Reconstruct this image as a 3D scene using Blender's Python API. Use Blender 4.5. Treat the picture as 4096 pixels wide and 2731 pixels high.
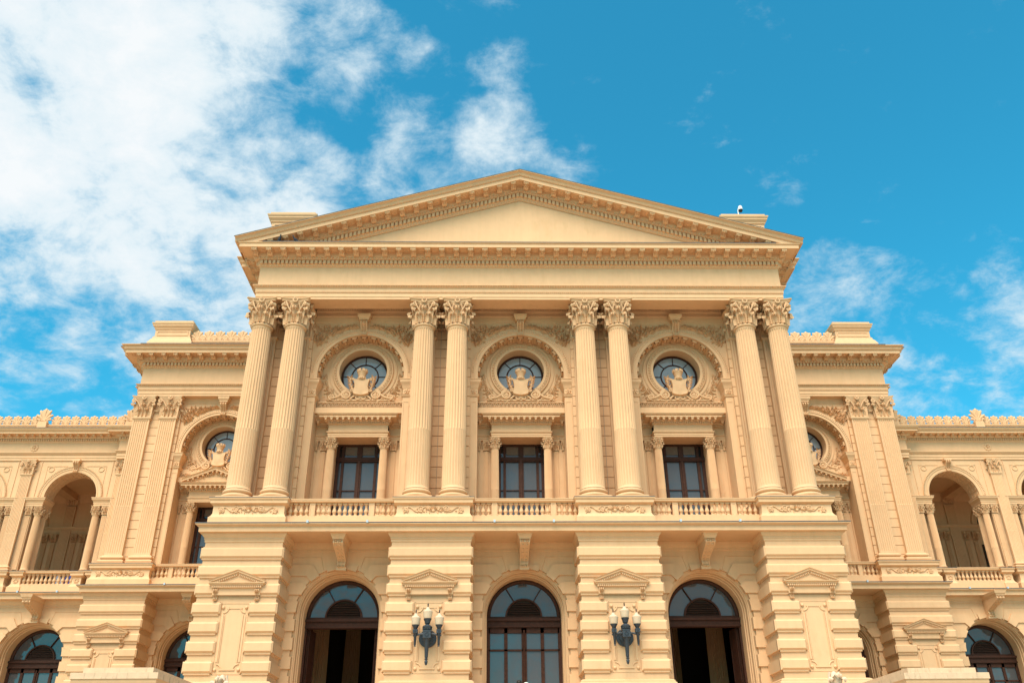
import bpy, math, random
from mathutils import Vector, Matrix
R = math.radians
random.seed(7)
for o in list(bpy.data.objects): bpy.data.objects.remove(o)
SC = bpy.context.scene
COL = SC.collection
ZG = 1.6                      # eye height above the forecourt; all z below are above eye level
# ---------------------------------------------------------------- camera
cam = bpy.data.cameras.new('camera'); cam.lens = 30.29; cam.sensor_width = 36; cam.clip_end = 5000
camo = bpy.data.objects.new('camera', cam); COL.objects.link(camo)
camo.matrix_world = Matrix.Translation((-1.0004, -30, ZG)) @ Matrix.Rotation(R(-1.2117), 4, 'Z') @ Matrix.Rotation(R(90 + 28.2175), 4, 'X') @ Matrix.Rotation(R(-0.4967), 4, 'Z')
SC.camera = camo
SC.render.resolution_x = 1024; SC.render.resolution_y = 682
# ---------------------------------------------------------------- light
SUN_EL, SUN_AZ = 55.0, -20.0          # azimuth measured from straight behind the camera, minus = left
SC.view_settings.view_transform = 'Standard'; SC.view_settings.look = 'None'
SC.view_settings.exposure = 1.9; SC.view_settings.gamma = 1.0; SC.view_settings.use_curve_mapping = False
sd = Vector((math.sin(R(SUN_AZ)) * math.cos(R(SUN_EL)), -math.cos(R(SUN_AZ)) * math.cos(R(SUN_EL)), math.sin(R(SUN_EL))))
sun = bpy.data.lights.new('sun', 'SUN'); sun.energy = 1.5; sun.angle = R(42); sun.color = (1, .88, .72)
suno = bpy.data.objects.new('sun', sun); COL.objects.link(suno)
suno.rotation_euler = (-sd).to_track_quat('-Z', 'Y').to_euler()
world = bpy.data.worlds.new('World'); SC.world = world; world.use_nodes = True

def make_world():
    nt = world.node_tree; N = nt.nodes; L = nt.links; N.clear()
    out = N.new('ShaderNodeOutputWorld'); bg = N.new('ShaderNodeBackground'); bg.inputs[1].default_value = .067
    sky = N.new('ShaderNodeTexSky'); sky.sky_type = 'NISHITA'; sky.sun_disc = False
    sky.sun_elevation = R(SUN_EL); sky.sun_rotation = math.atan2(sd.x, sd.y)
    sky.air_density = 1.0; sky.dust_density = .4; sky.ozone_density = 2.0
    tint = N.new('ShaderNodeMix'); tint.data_type = 'RGBA'; tint.blend_type = 'MULTIPLY'; tint.inputs[0].default_value = 1
    tint.inputs[7].default_value = SKY_TINT
    L.new(sky.outputs[0], tint.inputs[6])
    tc = N.new('ShaderNodeTexCoord')
    def mth(op, a, b=None, c=None):
        m = N.new('ShaderNodeMath'); m.operation = op
        for i, x in enumerate((a, b, c)):
            if x is None: continue
            if isinstance(x, (int, float)): m.inputs[i].default_value = x
            else: L.new(x, m.inputs[i])
        return m.outputs[0]
    nrm = N.new('ShaderNodeVectorMath'); nrm.operation = 'NORMALIZE'; L.new(tc.outputs['Generated'], nrm.inputs[0])
    sep = N.new('ShaderNodeSeparateXYZ'); L.new(nrm.outputs[0], sep.inputs[0])
    zz = mth('ADD', mth('MAXIMUM', sep.outputs[2], 0.0), .35)
    cmb = N.new('ShaderNodeCombineXYZ'); L.new(mth('DIVIDE', sep.outputs[0], zz), cmb.inputs[0]); L.new(mth('DIVIDE', sep.outputs[1], zz), cmb.inputs[1])
    def noise(vec, scale, detail, rough, dist, off):
        mp = N.new('ShaderNodeVectorMath'); mp.operation = 'ADD'; mp.inputs[1].default_value = off; L.new(vec, mp.inputs[0])
        n = N.new('ShaderNodeTexNoise'); n.inputs['Scale'].default_value = scale; n.inputs['Detail'].default_value = detail
        n.inputs['Roughness'].default_value = rough; n.inputs['Distortion'].default_value = dist
        L.new(mp.outputs[0], n.inputs['Vector']); return n.outputs['Fac']
    big = noise(cmb.outputs[0], 1.3, 3, .5, .0, (3.1, 1.7, 0))
    mid = noise(cmb.outputs[0], 4.6, 12, .62, .4, (0.3, 5.2, 0))
    stv = N.new('ShaderNodeVectorMath'); stv.operation = 'MULTIPLY'; stv.inputs[1].default_value = (1.0, 1.15, 1); L.new(cmb.outputs[0], stv.inputs[0])
    fine = noise(stv.outputs[0], 15, 10, .66, .25, (7.3, 2.2, 0))
    acc = mth('SUBTRACT', mth('MULTIPLY', mth('SUBTRACT', big, .80), .5), .10)
    bank = None
    for (d, rad, amp) in CLOUDS:             # cumulus banks, some added out of view, by compass direction
        dt = N.new('ShaderNodeVectorMath'); dt.operation = 'DOT_PRODUCT'; L.new(nrm.outputs[0], dt.inputs[0]); dt.inputs[1].default_value = d
        mr = N.new('ShaderNodeMapRange'); mr.interpolation_type = 'SMOOTHSTEP'; L.new(dt.outputs['Value'], mr.inputs[0])
        mr.inputs[1].default_value = math.cos(R(rad)); mr.inputs[2].default_value = math.cos(R(rad * .25)); mr.inputs[4].default_value = amp
        bank = mr.outputs[0] if bank is None else mth('MAXIMUM', bank, mr.outputs[0])
    acc = mth('ADD', acc, bank)
    dens = mth('ADD', acc, mth('ADD', mth('MULTIPLY', mth('SUBTRACT', mid, .5), 1.7), mth('MULTIPLY', mth('SUBTRACT', fine, .5), 1.25)))
    fac = N.new('ShaderNodeMapRange'); fac.interpolation_type = 'SMOOTHSTEP'; L.new(dens, fac.inputs[0])
    fac.inputs[1].default_value = .0; fac.inputs[2].default_value = .68; fac.inputs[4].default_value = .96
    thick = N.new('ShaderNodeMapRange'); L.new(dens, thick.inputs[0]); thick.inputs[1].default_value = .15; thick.inputs[2].default_value = 1.0
    ccol = N.new('ShaderNodeMix'); ccol.data_type = 'RGBA'; L.new(thick.outputs[0], ccol.inputs[0])
    ccol.inputs[6].default_value = CLOUD_THIN; ccol.inputs[7].default_value = CLOUD_THICK
    mix = N.new('ShaderNodeMix'); mix.data_type = 'RGBA'; L.new(fac.outputs[0], mix.inputs[0]); L.new(tint.outputs[2], mix.inputs[6]); L.new(ccol.outputs[2], mix.inputs[7])
    L.new(mix.outputs[2], bg.inputs[0]); L.new(bg.outputs[0], out.inputs[0])

SKY_TINT = (.15, .92, .90, 1)
CLOUD_THIN = (2.55, 3.3, 3.65, 1); CLOUD_THICK = (3.85, 3.95, 4.0, 1)
def dirv(az, el): return (math.sin(R(az)) * math.cos(R(el)), math.cos(R(az)) * math.cos(R(el)), math.sin(R(el)))
# azimuth from the axis of the front (right +), elevation, angular radius, weight
CLOUDS = [(dirv(-35, 40.4), 16, 0.95), (dirv(-26.4, 44.2), 12, 0.78), (dirv(-16.5, 46.8), 7.225, 0.68), (dirv(-34.5, 34.3), 14, 0.72), (dirv(-27.5, 33.9), 9, 0.80), (dirv(-19.8, 35.5), 8, 0.78), (dirv(-18.2, 40.7), 5.1, 0.48), (dirv(-23.6, 40.4), 8, 0.42), (dirv(-32.1, 29.2), 7, 0.52), (dirv(-29, 24.7), 13, 0.52), (dirv(-24.4, 23.4), 9, 0.48), (dirv(-19.5, 30.5), 5.5, 0.58), (dirv(-33.8, 28.5), 3.5, 0.70), (dirv(-8.2, 45), 5, 0.40), (dirv(-11.2, 47.5), 6, 0.18), (dirv(0.4, 45.7), 4, 0.34), (dirv(5.5, 45.5), 4, 0.30), (dirv(-1.5, 43.7), 5.5, 0.28), (dirv(-5.8, 39.3), 6, 0.43), (dirv(0.4, 40.6), 6, 0.51), (dirv(5.6, 40.5), 5, 0.41), (dirv(-11.5, 38), 6, 0.40), (dirv(-15.6, 38.1), 5, 0.60), (dirv(-2.1, 49.3), 4.5, 0.30), (dirv(-8.2, 49), 4, 0.30), (dirv(24.1, 29.3), 4.5, 0.52), (dirv(27.6, 29.3), 3, 0.38), (dirv(22.4, 35.5), 2, 0.17), (dirv(29.2, 22.6), 10, 0.42), (dirv(33.4, 23.8), 7, 0.38), (dirv(25.1, 25.8), 5, 0.38), (dirv(37.5, 39.1), 4, 0.07),
          (dirv(-58, 46), 28, 0.80), (dirv(-75, 25), 24, 0.60), (dirv(70, 35), 18, 0.50), (dirv(110, 55), 24, 0.60), (dirv(165, 30), 42, 0.90), (dirv(-150, 40), 42, 0.90), (dirv(-110, 60), 26, 0.70)]  # out of view; broadest banks behind the camera added to whiten light and reflections
make_world()
# ---------------------------------------------------------------- materials
MAT = {}
def mat(name, col, rough=.7, var=.06, scale=6, bump=0, bscale=60, spec=.3, stain=None, metal=0, coat=0, streak=False):
    m = bpy.data.materials.new(name); m.use_nodes = True; nt = m.node_tree; N = nt.nodes; L = nt.links
    b = N['Principled BSDF']; b.inputs['Roughness'].default_value = rough; b.inputs['Specular IOR Level'].default_value = spec; b.inputs['Metallic'].default_value = metal
    tc = N.new('ShaderNodeNewGeometry')
    n = N.new('ShaderNodeTexNoise'); n.inputs['Scale'].default_value = scale; n.inputs['Detail'].default_value = 8; n.inputs['Roughness'].default_value = .6
    L.new(tc.outputs['Position'], n.inputs['Vector'])
    r = N.new('ShaderNodeValToRGB'); r.color_ramp.elements[0].position = .3; r.color_ramp.elements[1].position = .7
    r.color_ramp.elements[0].color = (*[c * (1 - var) for c in col], 1); r.color_ramp.elements[1].color = (*[min(1, c * (1 + var)) for c in col], 1)
    L.new(n.outputs['Fac'], r.inputs[0]); last = r.outputs[0]
    if stain:
        mp = N.new('ShaderNodeMapping'); mp.inputs['Scale'].default_value = (5, 5, .8) if streak else (1.3, 1.3, .5); L.new(tc.outputs['Position'], mp.inputs[0])
        n2 = N.new('ShaderNodeTexNoise'); n2.inputs['Scale'].default_value = 1.6; n2.inputs['Detail'].default_value = 9; n2.inputs['Roughness'].default_value = .68; L.new(mp.outputs[0], n2.inputs['Vector'])
        r2 = N.new('ShaderNodeMapRange'); r2.inputs[1].default_value = .54; r2.inputs[2].default_value = .78; r2.inputs[4].default_value = stain[3]; L.new(n2.outputs['Fac'], r2.inputs[0])
        mx = N.new('ShaderNodeMix'); mx.data_type = 'RGBA'; L.new(r2.outputs[0], mx.inputs[0]); L.new(last, mx.inputs[6]); mx.inputs[7].default_value = (*stain[:3], 1); last = mx.outputs[2]
    if name.endswith('plaster'):
        mp = N.new('ShaderNodeMapping'); mp.inputs['Scale'].default_value = (7, 7, .45); L.new(tc.outputs['Position'], mp.inputs[0])
        n3 = N.new('ShaderNodeTexNoise'); n3.inputs['Scale'].default_value = 1.0; n3.inputs['Detail'].default_value = 6; n3.inputs['Roughness'].default_value = .6; L.new(mp.outputs[0], n3.inputs['Vector'])
        oi = N.new('ShaderNodeObjectInfo'); m3 = N.new('ShaderNodeMapRange'); m3.inputs[1].default_value = .35; m3.inputs[2].default_value = .72; m3.inputs[3].default_value = 1.02; m3.inputs[4].default_value = .965; L.new(n3.outputs['Fac'], m3.inputs[0])
        m4 = N.new('ShaderNodeMapRange'); m4.inputs[3].default_value = .965; m4.inputs[4].default_value = 1.03; L.new(oi.outputs['Random'], m4.inputs[0])
        mm = N.new('ShaderNodeMath'); mm.operation = 'MULTIPLY'; L.new(m3.outputs[0], mm.inputs[0]); L.new(m4.outputs[0], mm.inputs[1])
        vm = N.new('ShaderNodeVectorMath'); vm.operation = 'SCALE'; L.new(last, vm.inputs[0]); L.new(mm.outputs[0], vm.inputs['Scale']); last = vm.outputs[0]
    L.new(last, b.inputs['Base Color'])
    if bump:
        nb = N.new('ShaderNodeTexNoise'); nb.inputs['Scale'].default_value = bscale; nb.inputs['Detail'].default_value = 4; L.new(tc.outputs['Position'], nb.inputs['Vector'])
        bp = N.new('ShaderNodeBump'); bp.inputs['Strength'].default_value = bump; bp.inputs['Distance'].default_value = .01; L.new(nb.outputs['Fac'], bp.inputs['Height']); L.new(bp.outputs[0], b.inputs['Normal'])
    MAT[name] = m; return m
OC = (.69, .44, .248)
mat('ochre_plaster', OC, .75, .035, 2.5, .25, 70, .25, (.50, .29, .13, .30))
mat('tympanum_plaster', (.69, .445, .252), .75, .04, 1.6, .25, 70, .25, (.50, .30, .13, .40))
mat('weathered_stone', (.66, .47, .31), .8, .08, 5, .3, 40, .2, (.10, .065, .05, .75), streak=True)
mat('white_stone', (.68, .51, .36), .7, .05, 9, .3, 60)
mat('dark_wood', (.060, .024, .015), .6, .25, 9, .2, 40, .18)
mat('lead_flashing', (.10, .10, .11), .55, .2, 8)
mat('bronze', (.035, .045, .058), .5, .35, 26, .3, 60, .5, metal=.25)
mat('milk_glass', (.60, .46, .32), .25, .05, 9, 0, 1, .5)
mat('pale_metal', (.42, .52, .62), .4, .1, 9)
mat('conductor', (.45, .34, .25), .5)
mat('white_plastic', (.75, .75, .74), .4, .03, 9)
mat('black_plastic', (.02, .02, .022), .3, .1, 9)
mat('paving', (.40, .31, .22), .85, .15, 2, .4, 30)
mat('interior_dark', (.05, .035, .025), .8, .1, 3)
mat('blind', (.16, .11, .08), .8, .1, 8)
mat('louvre', (.05, .028, .022), .5, .1, 9)
mat('skin', (.45, .27, .19), .5, .05, 9)
mat('hair', (.02, .015, .012), .5, .1, 30)
for nm, c in (('shirt_white', (.6, .65, .75)), ('shirt_blue', (.06, .10, .38)), ('shirt_black', (.02, .025, .03)), ('trousers', (.03, .04, .07)), ('cap_cloth', (.55, .62, .6)), ('pigeon_grey', (.06, .065, .08))):
    mat(nm, c, .8, .15, 14)
def glass(name, base, ior=2.0, rough=.04):
    m = bpy.data.materials.new(name); m.use_nodes = True; b = m.node_tree.nodes['Principled BSDF']; N = m.node_tree.nodes; L = m.node_tree.links
    b.inputs['Base Color'].default_value = (*base, 1); b.inputs['Roughness'].default_value = rough; b.inputs['IOR'].default_value = ior; b.inputs['Specular IOR Level'].default_value = .5
    g = N.new('ShaderNodeNewGeometry'); n = N.new('ShaderNodeTexNoise'); n.inputs['Scale'].default_value = 1.7; n.inputs['Detail'].default_value = 2; L.new(g.outputs['Position'], n.inputs['Vector'])
    bp = N.new('ShaderNodeBump'); bp.inputs['Strength'].default_value = .12; bp.inputs['Distance'].default_value = .05; L.new(n.outputs['Fac'], bp.inputs['Height']); L.new(bp.outputs[0], b.inputs['Normal'])
    MAT[name] = m
glass('window_glass', (.075, .082, .092), 1.6)
glass('oculus_glass', (.27, .31, .35), 1.7, .12)
glass('dark_glass', (.02, .02, .022), 1.6)
# ---------------------------------------------------------------- mesh helpers
class MB:
    def __init__(s): s.v = []; s.f = []
    def add(s, vs, fs):
        o = len(s.v); s.v += [tuple(p) for p in vs]; s.f += [tuple(i + o for i in f) for f in fs]; return s
    def poly(s, pts): return s.add(pts, [tuple(range(len(pts)))])
    def box(s, x0, x1, y0, y1, z0, z1):
        return s.add([(x, y, z) for z in (z0, z1) for y in (y0, y1) for x in (x0, x1)], [(0, 1, 5, 4), (2, 6, 7, 3), (0, 4, 6, 2), (1, 3, 7, 5), (4, 5, 7, 6), (0, 2, 3, 1)])
    def loft(s, rings, closed=True, caps=(False, False)):
        n = len(rings[0]); fs = []
        for i in range(len(rings) - 1):
            for j in range(n if closed else n - 1):
                k = (j + 1) % n; fs.append((i * n + j, i * n + k, (i + 1) * n + k, (i + 1) * n + j))
        if caps[0]: fs.append(tuple(range(n))[::-1])
        if caps[1]: fs.append(tuple((len(rings) - 1) * n + j for j in range(n)))
        return s.add([p for r in rings for p in r], fs)
    def lathe(s, prof, n=16, c=(0, 0), caps=(False, False), sx=1, sy=1):
        return s.loft([[(c[0] + sx * r * math.cos(2 * math.pi * j / n), c[1] + sy * r * math.sin(2 * math.pi * j / n), z) for j in range(n)] for r, z in prof], True, caps)
    def arc(s, cx, cz, prof, a0=0, a1=180, n=32, dz=0):
        full = abs(a1 - a0) >= 359.9
        rings = [[(cx + r * math.cos(R(a0 + (a1 - a0) * j / n)), y, cz + r * math.sin(R(a0 + (a1 - a0) * j / n))) for r, y in prof] for j in range(n + (0 if full else 1))]
        if full: rings.append(rings[0])
        return s.loft(rings, False)
    def prism(s, pts, y0, y1):               # outline in x,z, front at y0
        n = len(pts); return s.loft([[(x, y0, z) for x, z in pts], [(x, y1, z) for x, z in pts]], True, (True, True))
    def xprism(s, pts, x0, x1, tap=None):    # outline in y,z
        return s.loft([[(x0, y, z) for y, z in pts], [(x1, y, z) for y, z in pts]], True, (True, True))
    def sweep(s, path, prof, zf=None):       # profile (outward, z) along a plan path, mitred
        P = [Vector(p) for p in path]; n = len(P); rings = []
        for i in range(n):
            def nr(a, b): d = (P[b] - P[a]).normalized(); return Vector((d.y, -d.x))
            if i == 0: m = nr(0, 1)
            elif i == n - 1: m = nr(n - 2, n - 1)
            else:
                a, b = nr(i - 1, i), nr(i, i + 1); m = (a + b); m = m / max(.2, (1 + a.dot(b)))
            rings.append([(P[i].x + m.x * o, P[i].y + m.y * o, z) for o, z in prof])
        return s.loft(rings, False)
    def tube(s, pts, rad, n=6):
        rings = []; P = [Vector(p) for p in pts]; up = Vector((0, 1, 0.01))
        for i, p in enumerate(P):
            d = (P[min(i + 1, len(P) - 1)] - P[max(i - 1, 0)]); d = d.normalized() if d.length > 1e-9 else Vector((0, 0, 1))
            a = d.cross(up); a = a.normalized() if a.length > 1e-6 else Vector((1, 0, 0)); b = d.cross(a)
            r = rad(i / (len(P) - 1)) if callable(rad) else rad
            rings.append([p + (a * math.cos(2 * math.pi * k / n) + b * math.sin(2 * math.pi * k / n)) * r for k in range(n)])
        return s.loft(rings, True, (True, True))
    def ell(s, c, r, nu=8, nv=5):
        return s.loft([[(c[0] + r[0] * math.sin(math.pi * i / nv) * math.cos(2 * math.pi * j / nu), c[1] + r[1] * math.sin(math.pi * i / nv) * math.sin(2 * math.pi * j / nu), c[2] + r[2] * math.cos(math.pi * i / nv)) for j in range(nu)] for i in range(nv + 1)])
    def merge(s, o, M=None):
        return s.add([(M @ Vector(p)) if M else p for p in o.v], o.f)
    def mesh(s, name, m, smooth=38):
        me = bpy.data.meshes.new(name); me.from_pydata(s.v, [], s.f); me.materials.append(MAT[m])
        if smooth: me.polygons.foreach_set('use_smooth', [True] * len(me.polygons)); me.set_sharp_from_angle(angle=R(smooth))
        me.update(); return me
def link(name, me, parent=None, loc=(0, 0, 0), rot=(0, 0, 0), sc=(1, 1, 1), kind=None):
    o = bpy.data.objects.new(name, me); COL.objects.link(o); o.parent = parent
    o.location = loc; o.rotation_euler = rot; o.scale = sc if isinstance(sc, tuple) else (sc,) * 3
    if kind: o['kind'] = kind
    return o
def tag(o, label, cat, group=None):
    o['label'] = label; o['category'] = cat
    if group: o['group'] = group
    return o
museum = link('museum_building', None)
tag(museum, 'long ochre neoclassical museum front with a pedimented columned portico and side wings', 'building')
def part(name, x, m='ochre_plaster', loc=(0, 0, 0), sc=(1, 1, 1), rot=(0, 0, 0), kind=None, smooth=38):
    me = x.mesh(name, m, smooth) if isinstance(x, MB) else x
    return link(name, me, museum, (loc[0], loc[1], loc[2] + ZG), rot, sc, kind)
def sub(name, x, parent, m='ochre_plaster', loc=(0, 0, 0), sc=(1, 1, 1), rot=(0, 0, 0), kind=None, smooth=38):
    me = x.mesh(name, m, smooth) if isinstance(x, MB) else x
    return link(name, me, parent, loc, rot, sc, kind)
def wall_arch(mb, x0, x1, z0, z1, xc, r, zs, y, n=28, zfloor=None):   # sheet with a round-headed opening
    zf = z0 if zfloor is None else zfloor
    mb.poly([(x0, y, z0), (xc - r, y, z0), (xc - r, y, z1), (x0, y, z1)]); mb.poly([(xc + r, y, z0), (x1, y, z0), (x1, y, z1), (xc + r, y, z1)])
    if zf > z0: mb.poly([(xc - r, y, z0), (xc + r, y, z0), (xc + r, y, zf), (xc - r, y, zf)])
    for i in range(n):
        a, b = math.pi * (1 - i / n), math.pi * (1 - (i + 1) / n)
        p, q = (xc + r * math.cos(a), zs + r * math.sin(a)), (xc + r * math.cos(b), zs + r * math.sin(b))
        mb.poly([(p[0], y, p[1]), (q[0], y, q[1]), (q[0], y, z1), (p[0], y, z1)])
    return mb
def wall_round(mb, x0, x1, z0, z1, xc, zc, r, y, n=40):
    mb.poly([(x0, y, z0), (xc - r, y, z0), (xc - r, y, z1), (x0, y, z1)]); mb.poly([(xc + r, y, z0), (x1, y, z0), (x1, y, z1), (xc + r, y, z1)])
    for i in range(n):
        a, b = math.pi * (1 - i / n), math.pi * (1 - (i + 1) / n); xa, xb = xc + r * math.cos(a), xc + r * math.cos(b); da, db = r * math.sin(a), r * math.sin(b)
        mb.poly([(xa, y, zc + da), (xb, y, zc + db), (xb, y, z1), (xa, y, z1)]); mb.poly([(xa, y, z0), (xb, y, z0), (xb, y, zc - db), (xa, y, zc - da)])
    return mb
# ---------------------------------------------------------------- ground
g = MB(); g.poly([(-600, -600, 0), (600, -600, 0), (600, 600, 0), (-600, 600, 0)])
link('ground', g.mesh('ground', 'paving'))['kind'] = 'structure'
# ---------------------------------------------------------------- carved components (built once, shared)
def acanthus(mb, M, h, w, rc, out, nt=15, ns=7):
    """leaf rising in z, facing -y, base at origin; its head curls forward and down"""
    rings = []
    for i in range(nt + 1):
        t = i / nt
        if t < .68: u = t / .68; y = -out * u * u; z = h * u
        else:
            ph = (t - .68) / .32 * R(215); y = -out - rc * (1 - math.cos(ph)); z = h + rc * math.sin(ph)
        lobe = 1 + .26 * math.cos(2 * math.pi * (t * 5.5 + .1)) * (1 if t < .93 else .2)
        ww = w * (.80 + .30 * math.sin(math.pi * min(1, t * 1.1))) * lobe * (1 if t < .75 else 1 - .55 * ((t - .75) / .25) ** 2)
        row = []
        for j in range(ns):
            s = -1 + 2 * j / (ns - 1)
            dep = .42 * w * (s * s) * (1 if t < .7 else .4) - .13 * w * (1 if j % 2 else 0)
            rib = -.20 * w if j == ns // 2 else 0
            row.append(M @ Vector((s * ww / 2, y + dep + rib, z - .10 * h * s * s * (t > .5))))
        rings.append(row)
    mb.loft(rings, False)
def spiral_pts(c, r0, turns, n, sgn=1, a0=90, ax='x'):
    out = []
    for i in range(n + 1):
        t = i / n; r = r0 * (1 - t) ** .8 + .004; a = R(a0) + sgn * 2 * math.pi * turns * t
        out.append((c[0] + r * math.cos(a), c[1], c[2] + r * math.sin(a)))
    return out
def abacus(mb, A, z0, z1, dip=.13):
    def ring(k, z):
        pts = []
        for q in range(4):
            m = Matrix.Rotation(q * math.pi / 2, 4, 'Z')
            for i in range(9):
                s = -1 + 2 * i / 8; pts.append(tuple(m @ Vector((s * (A - .05) * k, -A * k + dip * A * (1 - s * s) * 1.1, z))))
        return pts
    h = z1 - z0
    mb.loft([ring(.90, z0), ring(.91, z0 + h * .45), ring(.95, z0 + h * .55), ring(1.0, z0 + h * .75), ring(1.0, z1)], True, (True, True))
def make_capital():
    mb = MB(); RR = .37; H = 1.05; A = .60
    mb.lathe([(RR, 0), (RR * .98, .3), (RR * 1.02, .6), (RR * 1.2, .82), (RR * 1.42, .90), (RR * 1.42, .93)], 32)
    for tier, (h, w, rc, out, off) in enumerate(((.34, .27, .075, .05, 22.5), (.60, .28, .085, .07, 0))):
        for k in range(8):
            M = Matrix.Rotation(R(off + 45 * k), 4, 'Z') @ Matrix.Translation((0, -RR * (1.14 if tier == 0 else 1.06), 0))
            acanthus(mb, M, h, w, rc, out)
    for q in range(4):
        MD = Matrix.Rotation(R(45 + 90 * q), 4, 'Z')
        t = MB()                                        # corner volute: drum + stalk, in local frame facing -y
        for sx in (-1, 1):
            M = MD @ Matrix.Rotation(R(90), 4, 'Z')
            sp = [(p[0], sx * .085, p[2]) for p in spiral_pts((-.60, 0, .80), .105, 2.0, 30, -1, 90)]
            t.tube([M @ Vector(p) for p in sp], .024, 5)
            st = [(-.40 - .20 * math.sin(u * 1.5), sx * (.20 - .115 * u), .46 + .45 * u) for u in [i / 8 for i in range(9)]]
            t.tube([M @ Vector(p) for p in st], lambda u: .035 - .008 * u, 5)
        dr = MB(); dr.lathe([(.0, -.08), (.10, -.08), (.085, -.03), (.085, .03), (.10, .08), (0, .08)], 14)
        t.merge(dr, MD @ Matrix.Rotation(R(90), 4, 'Z') @ Matrix.Translation((-.60, 0, .80)) @ Matrix.Rotation(R(90), 4, 'X'))
        mb.merge(t)
        MF = Matrix.Rotation(R(90 * q), 4, 'Z')
        for sx in (-1, 1):                              # inner helices on each face
            sp = [MF @ Vector((p[0], -.47, p[2])) for p in spiral_pts((sx * .085, 0, .80), .075, 1.6, 20, sx, 90)]
            mb.tube(sp, .018, 5)
            mb.tube([MF @ Vector((sx * (.21 - .10 * u), -.42 - .05 * u, .55 + .33 * math.sin(u * 1.5))) for u in [i / 6 for i in range(7)]], .025, 5)
        fl = MB(); fl.ell((0, 0, 0), (.05, .05, .06), 8, 5)
        for k in range(7): a = R(180 + 30 * k); fl.ell((.085 * math.cos(a), .01, .075 * math.sin(a) - .03), (.035, .03, .05), 6, 4)
        sp = spiral_pts((0, -.05, .03), .05, 1.2, 14, 1, 60); fl.tube(sp, .016, 5)
        mb.merge(fl, MF @ Matrix.Translation((0, -.56, .97)))
    abacus(mb, A, .92, H)
    return mb
CAPITAL = make_capital().mesh('capital', 'ochre_plaster', 50)
def make_pil_capital(W=.82, D=.22):
    """flat capital for a pilaster, back at y=0 facing -y"""
    mb = MB(); H = 1.05; hw = W / 2
    mb.loft([[(-hw, 0, z), (-hw - k, -D - k, z), (hw + k, -D - k, z), (hw, 0, z)] for z, k in ((0, -.03), (.5, -.03), (.8, .04), (.92, .10))], False)
    for h, w, rc, out, xs in ((.34, .27, .07, .04, (-.19, .19)), (.60, .28, .08, .06, (0, -.40, .40))):
        for x in xs:
            ang = 0 if abs(x) < .3 else (-40 if x < 0 else 40)
            acanthus(mb, Matrix.Translation((x * W / .82, -D + .02 + (.03 if ang else 0), 0)) @ Matrix.Rotation(R(ang), 4, 'Z'), h, w, rc, out)
    for sx in (-1, 1):
        mb.tube([(p[0], p[1], p[2]) for p in spiral_pts((sx * (hw + .06), -D - .12, .79), .11, 2, 26, -sx, 90)], .026, 5)
        mb.tube([(sx * (.17 + (hw - .10) * u), -D - .05 - .07 * u, .5 + .40 * math.sin(u * 1.45)) for u in [i / 7 for i in range(8)]], .03, 5)
        mb.tube(spiral_pts((sx * .09, -D - .08, .80), .075, 1.6, 18, sx, 90), .018, 5)
        acanthus(mb, Matrix.Translation((sx * hw, -D * .4, 0)) @ Matrix.Rotation(R(sx * 90), 4, 'Z'), .34, .22, .07, .04)
    fl = MB(); fl.ell((0, 0, .0), (.06, .05, .06), 8, 5)
    for k in range(7): a = R(180 + 30 * k); fl.ell((.085 * math.cos(a), .01, .075 * math.sin(a) - .03), (.035, .03, .05), 6, 4)
    mb.merge(fl, Matrix.Translation((0, -D - .17, .97)))
    A = hw + .19
    def ring(k, z):
        return [(-A * k, 0, z), (-A * k, -(D + .19) * k, z)] + [((-1 + 2 * i / 8) * (A - .05) * k, -(D + .19) * k + .09 * (1 - (-1 + 2 * i / 8) ** 2), z) for i in range(9)] + [(A * k, -(D + .19) * k, z), (A * k, 0, z)]
    mb.loft([ring(.90, .92), ring(.91, .975), ring(1, 1.01), ring(1, 1.05)], True, (True, True))
    return mb
PILCAP = make_pil_capital().mesh('capital', 'ochre_plaster', 50)
def make_shaft(r0, r1, z0, z1, zc, nf=24, fl=.80, dep=.17):
    """fluted shaft, cabled below zc"""
    mb = MB(); rings = []; per = 10; n = nf * per; H = z1 - z0
    def rad(z): t = (z - z0) / H; return r0 + (r1 - r0) * (t ** 1.5)
    def ring(z, mode, k=1.0):
        rr = rad(z); fw = 2 * math.pi * rr / nf * fl / 2; out = []
        for j in range(n):
            s = ((j + .5) % per) / per * 2 - 1; u = s / fl
            d = 0
            if abs(u) < 1:
                c = math.sqrt(1 - u * u)
                d = fw * c * k if mode == 'f' else (fw * .04 + fw * .62 * (abs(u) ** 3.5)) * k
            a = 2 * math.pi * (j + .5) / n; out.append(((rr - d) * math.cos(a), (rr - d) * math.sin(a), z))
        return out
    def plain(z, r): return [(r * math.cos(2 * math.pi * (j + .5) / n), r * math.sin(2 * math.pi * (j + .5) / n), z) for j in range(n)]
    rings += [plain(z0, r0 + .05), plain(z0 + .06, r0 + .01), ring(z0 + .10, 'c', 0), ring(z0 + .12, 'c')]
    rings += [ring(z0 + .12 + (zc - z0 - .12) * t, 'c') for t in (.33, .66, 1)]
    rings += [ring(zc + .02, 'c', .6), ring(zc + .03, 'f', .75), ring(zc + .06, 'f')]
    rings += [ring(zc + .06 + (z1 - .16 - zc - .06) * t, 'f') for t in (.2, .4, .6, .8, 1)]
    rings += [ring(z1 - .12, 'f', .8), ring(z1 - .095, 'f', .4), ring(z1 - .085, 'f', 0), plain(z1 - .03, r1), plain(z1, r1 + .03)]
    mb.loft(rings); return mb
def torus_prof(r, zc, h, n=6): return [(r - h / 2 + h / 2 * math.cos(a), zc + h / 2 * math.sin(a)) for a in [-math.pi / 2 + math.pi * i / n for i in range(n + 1)]]
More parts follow.
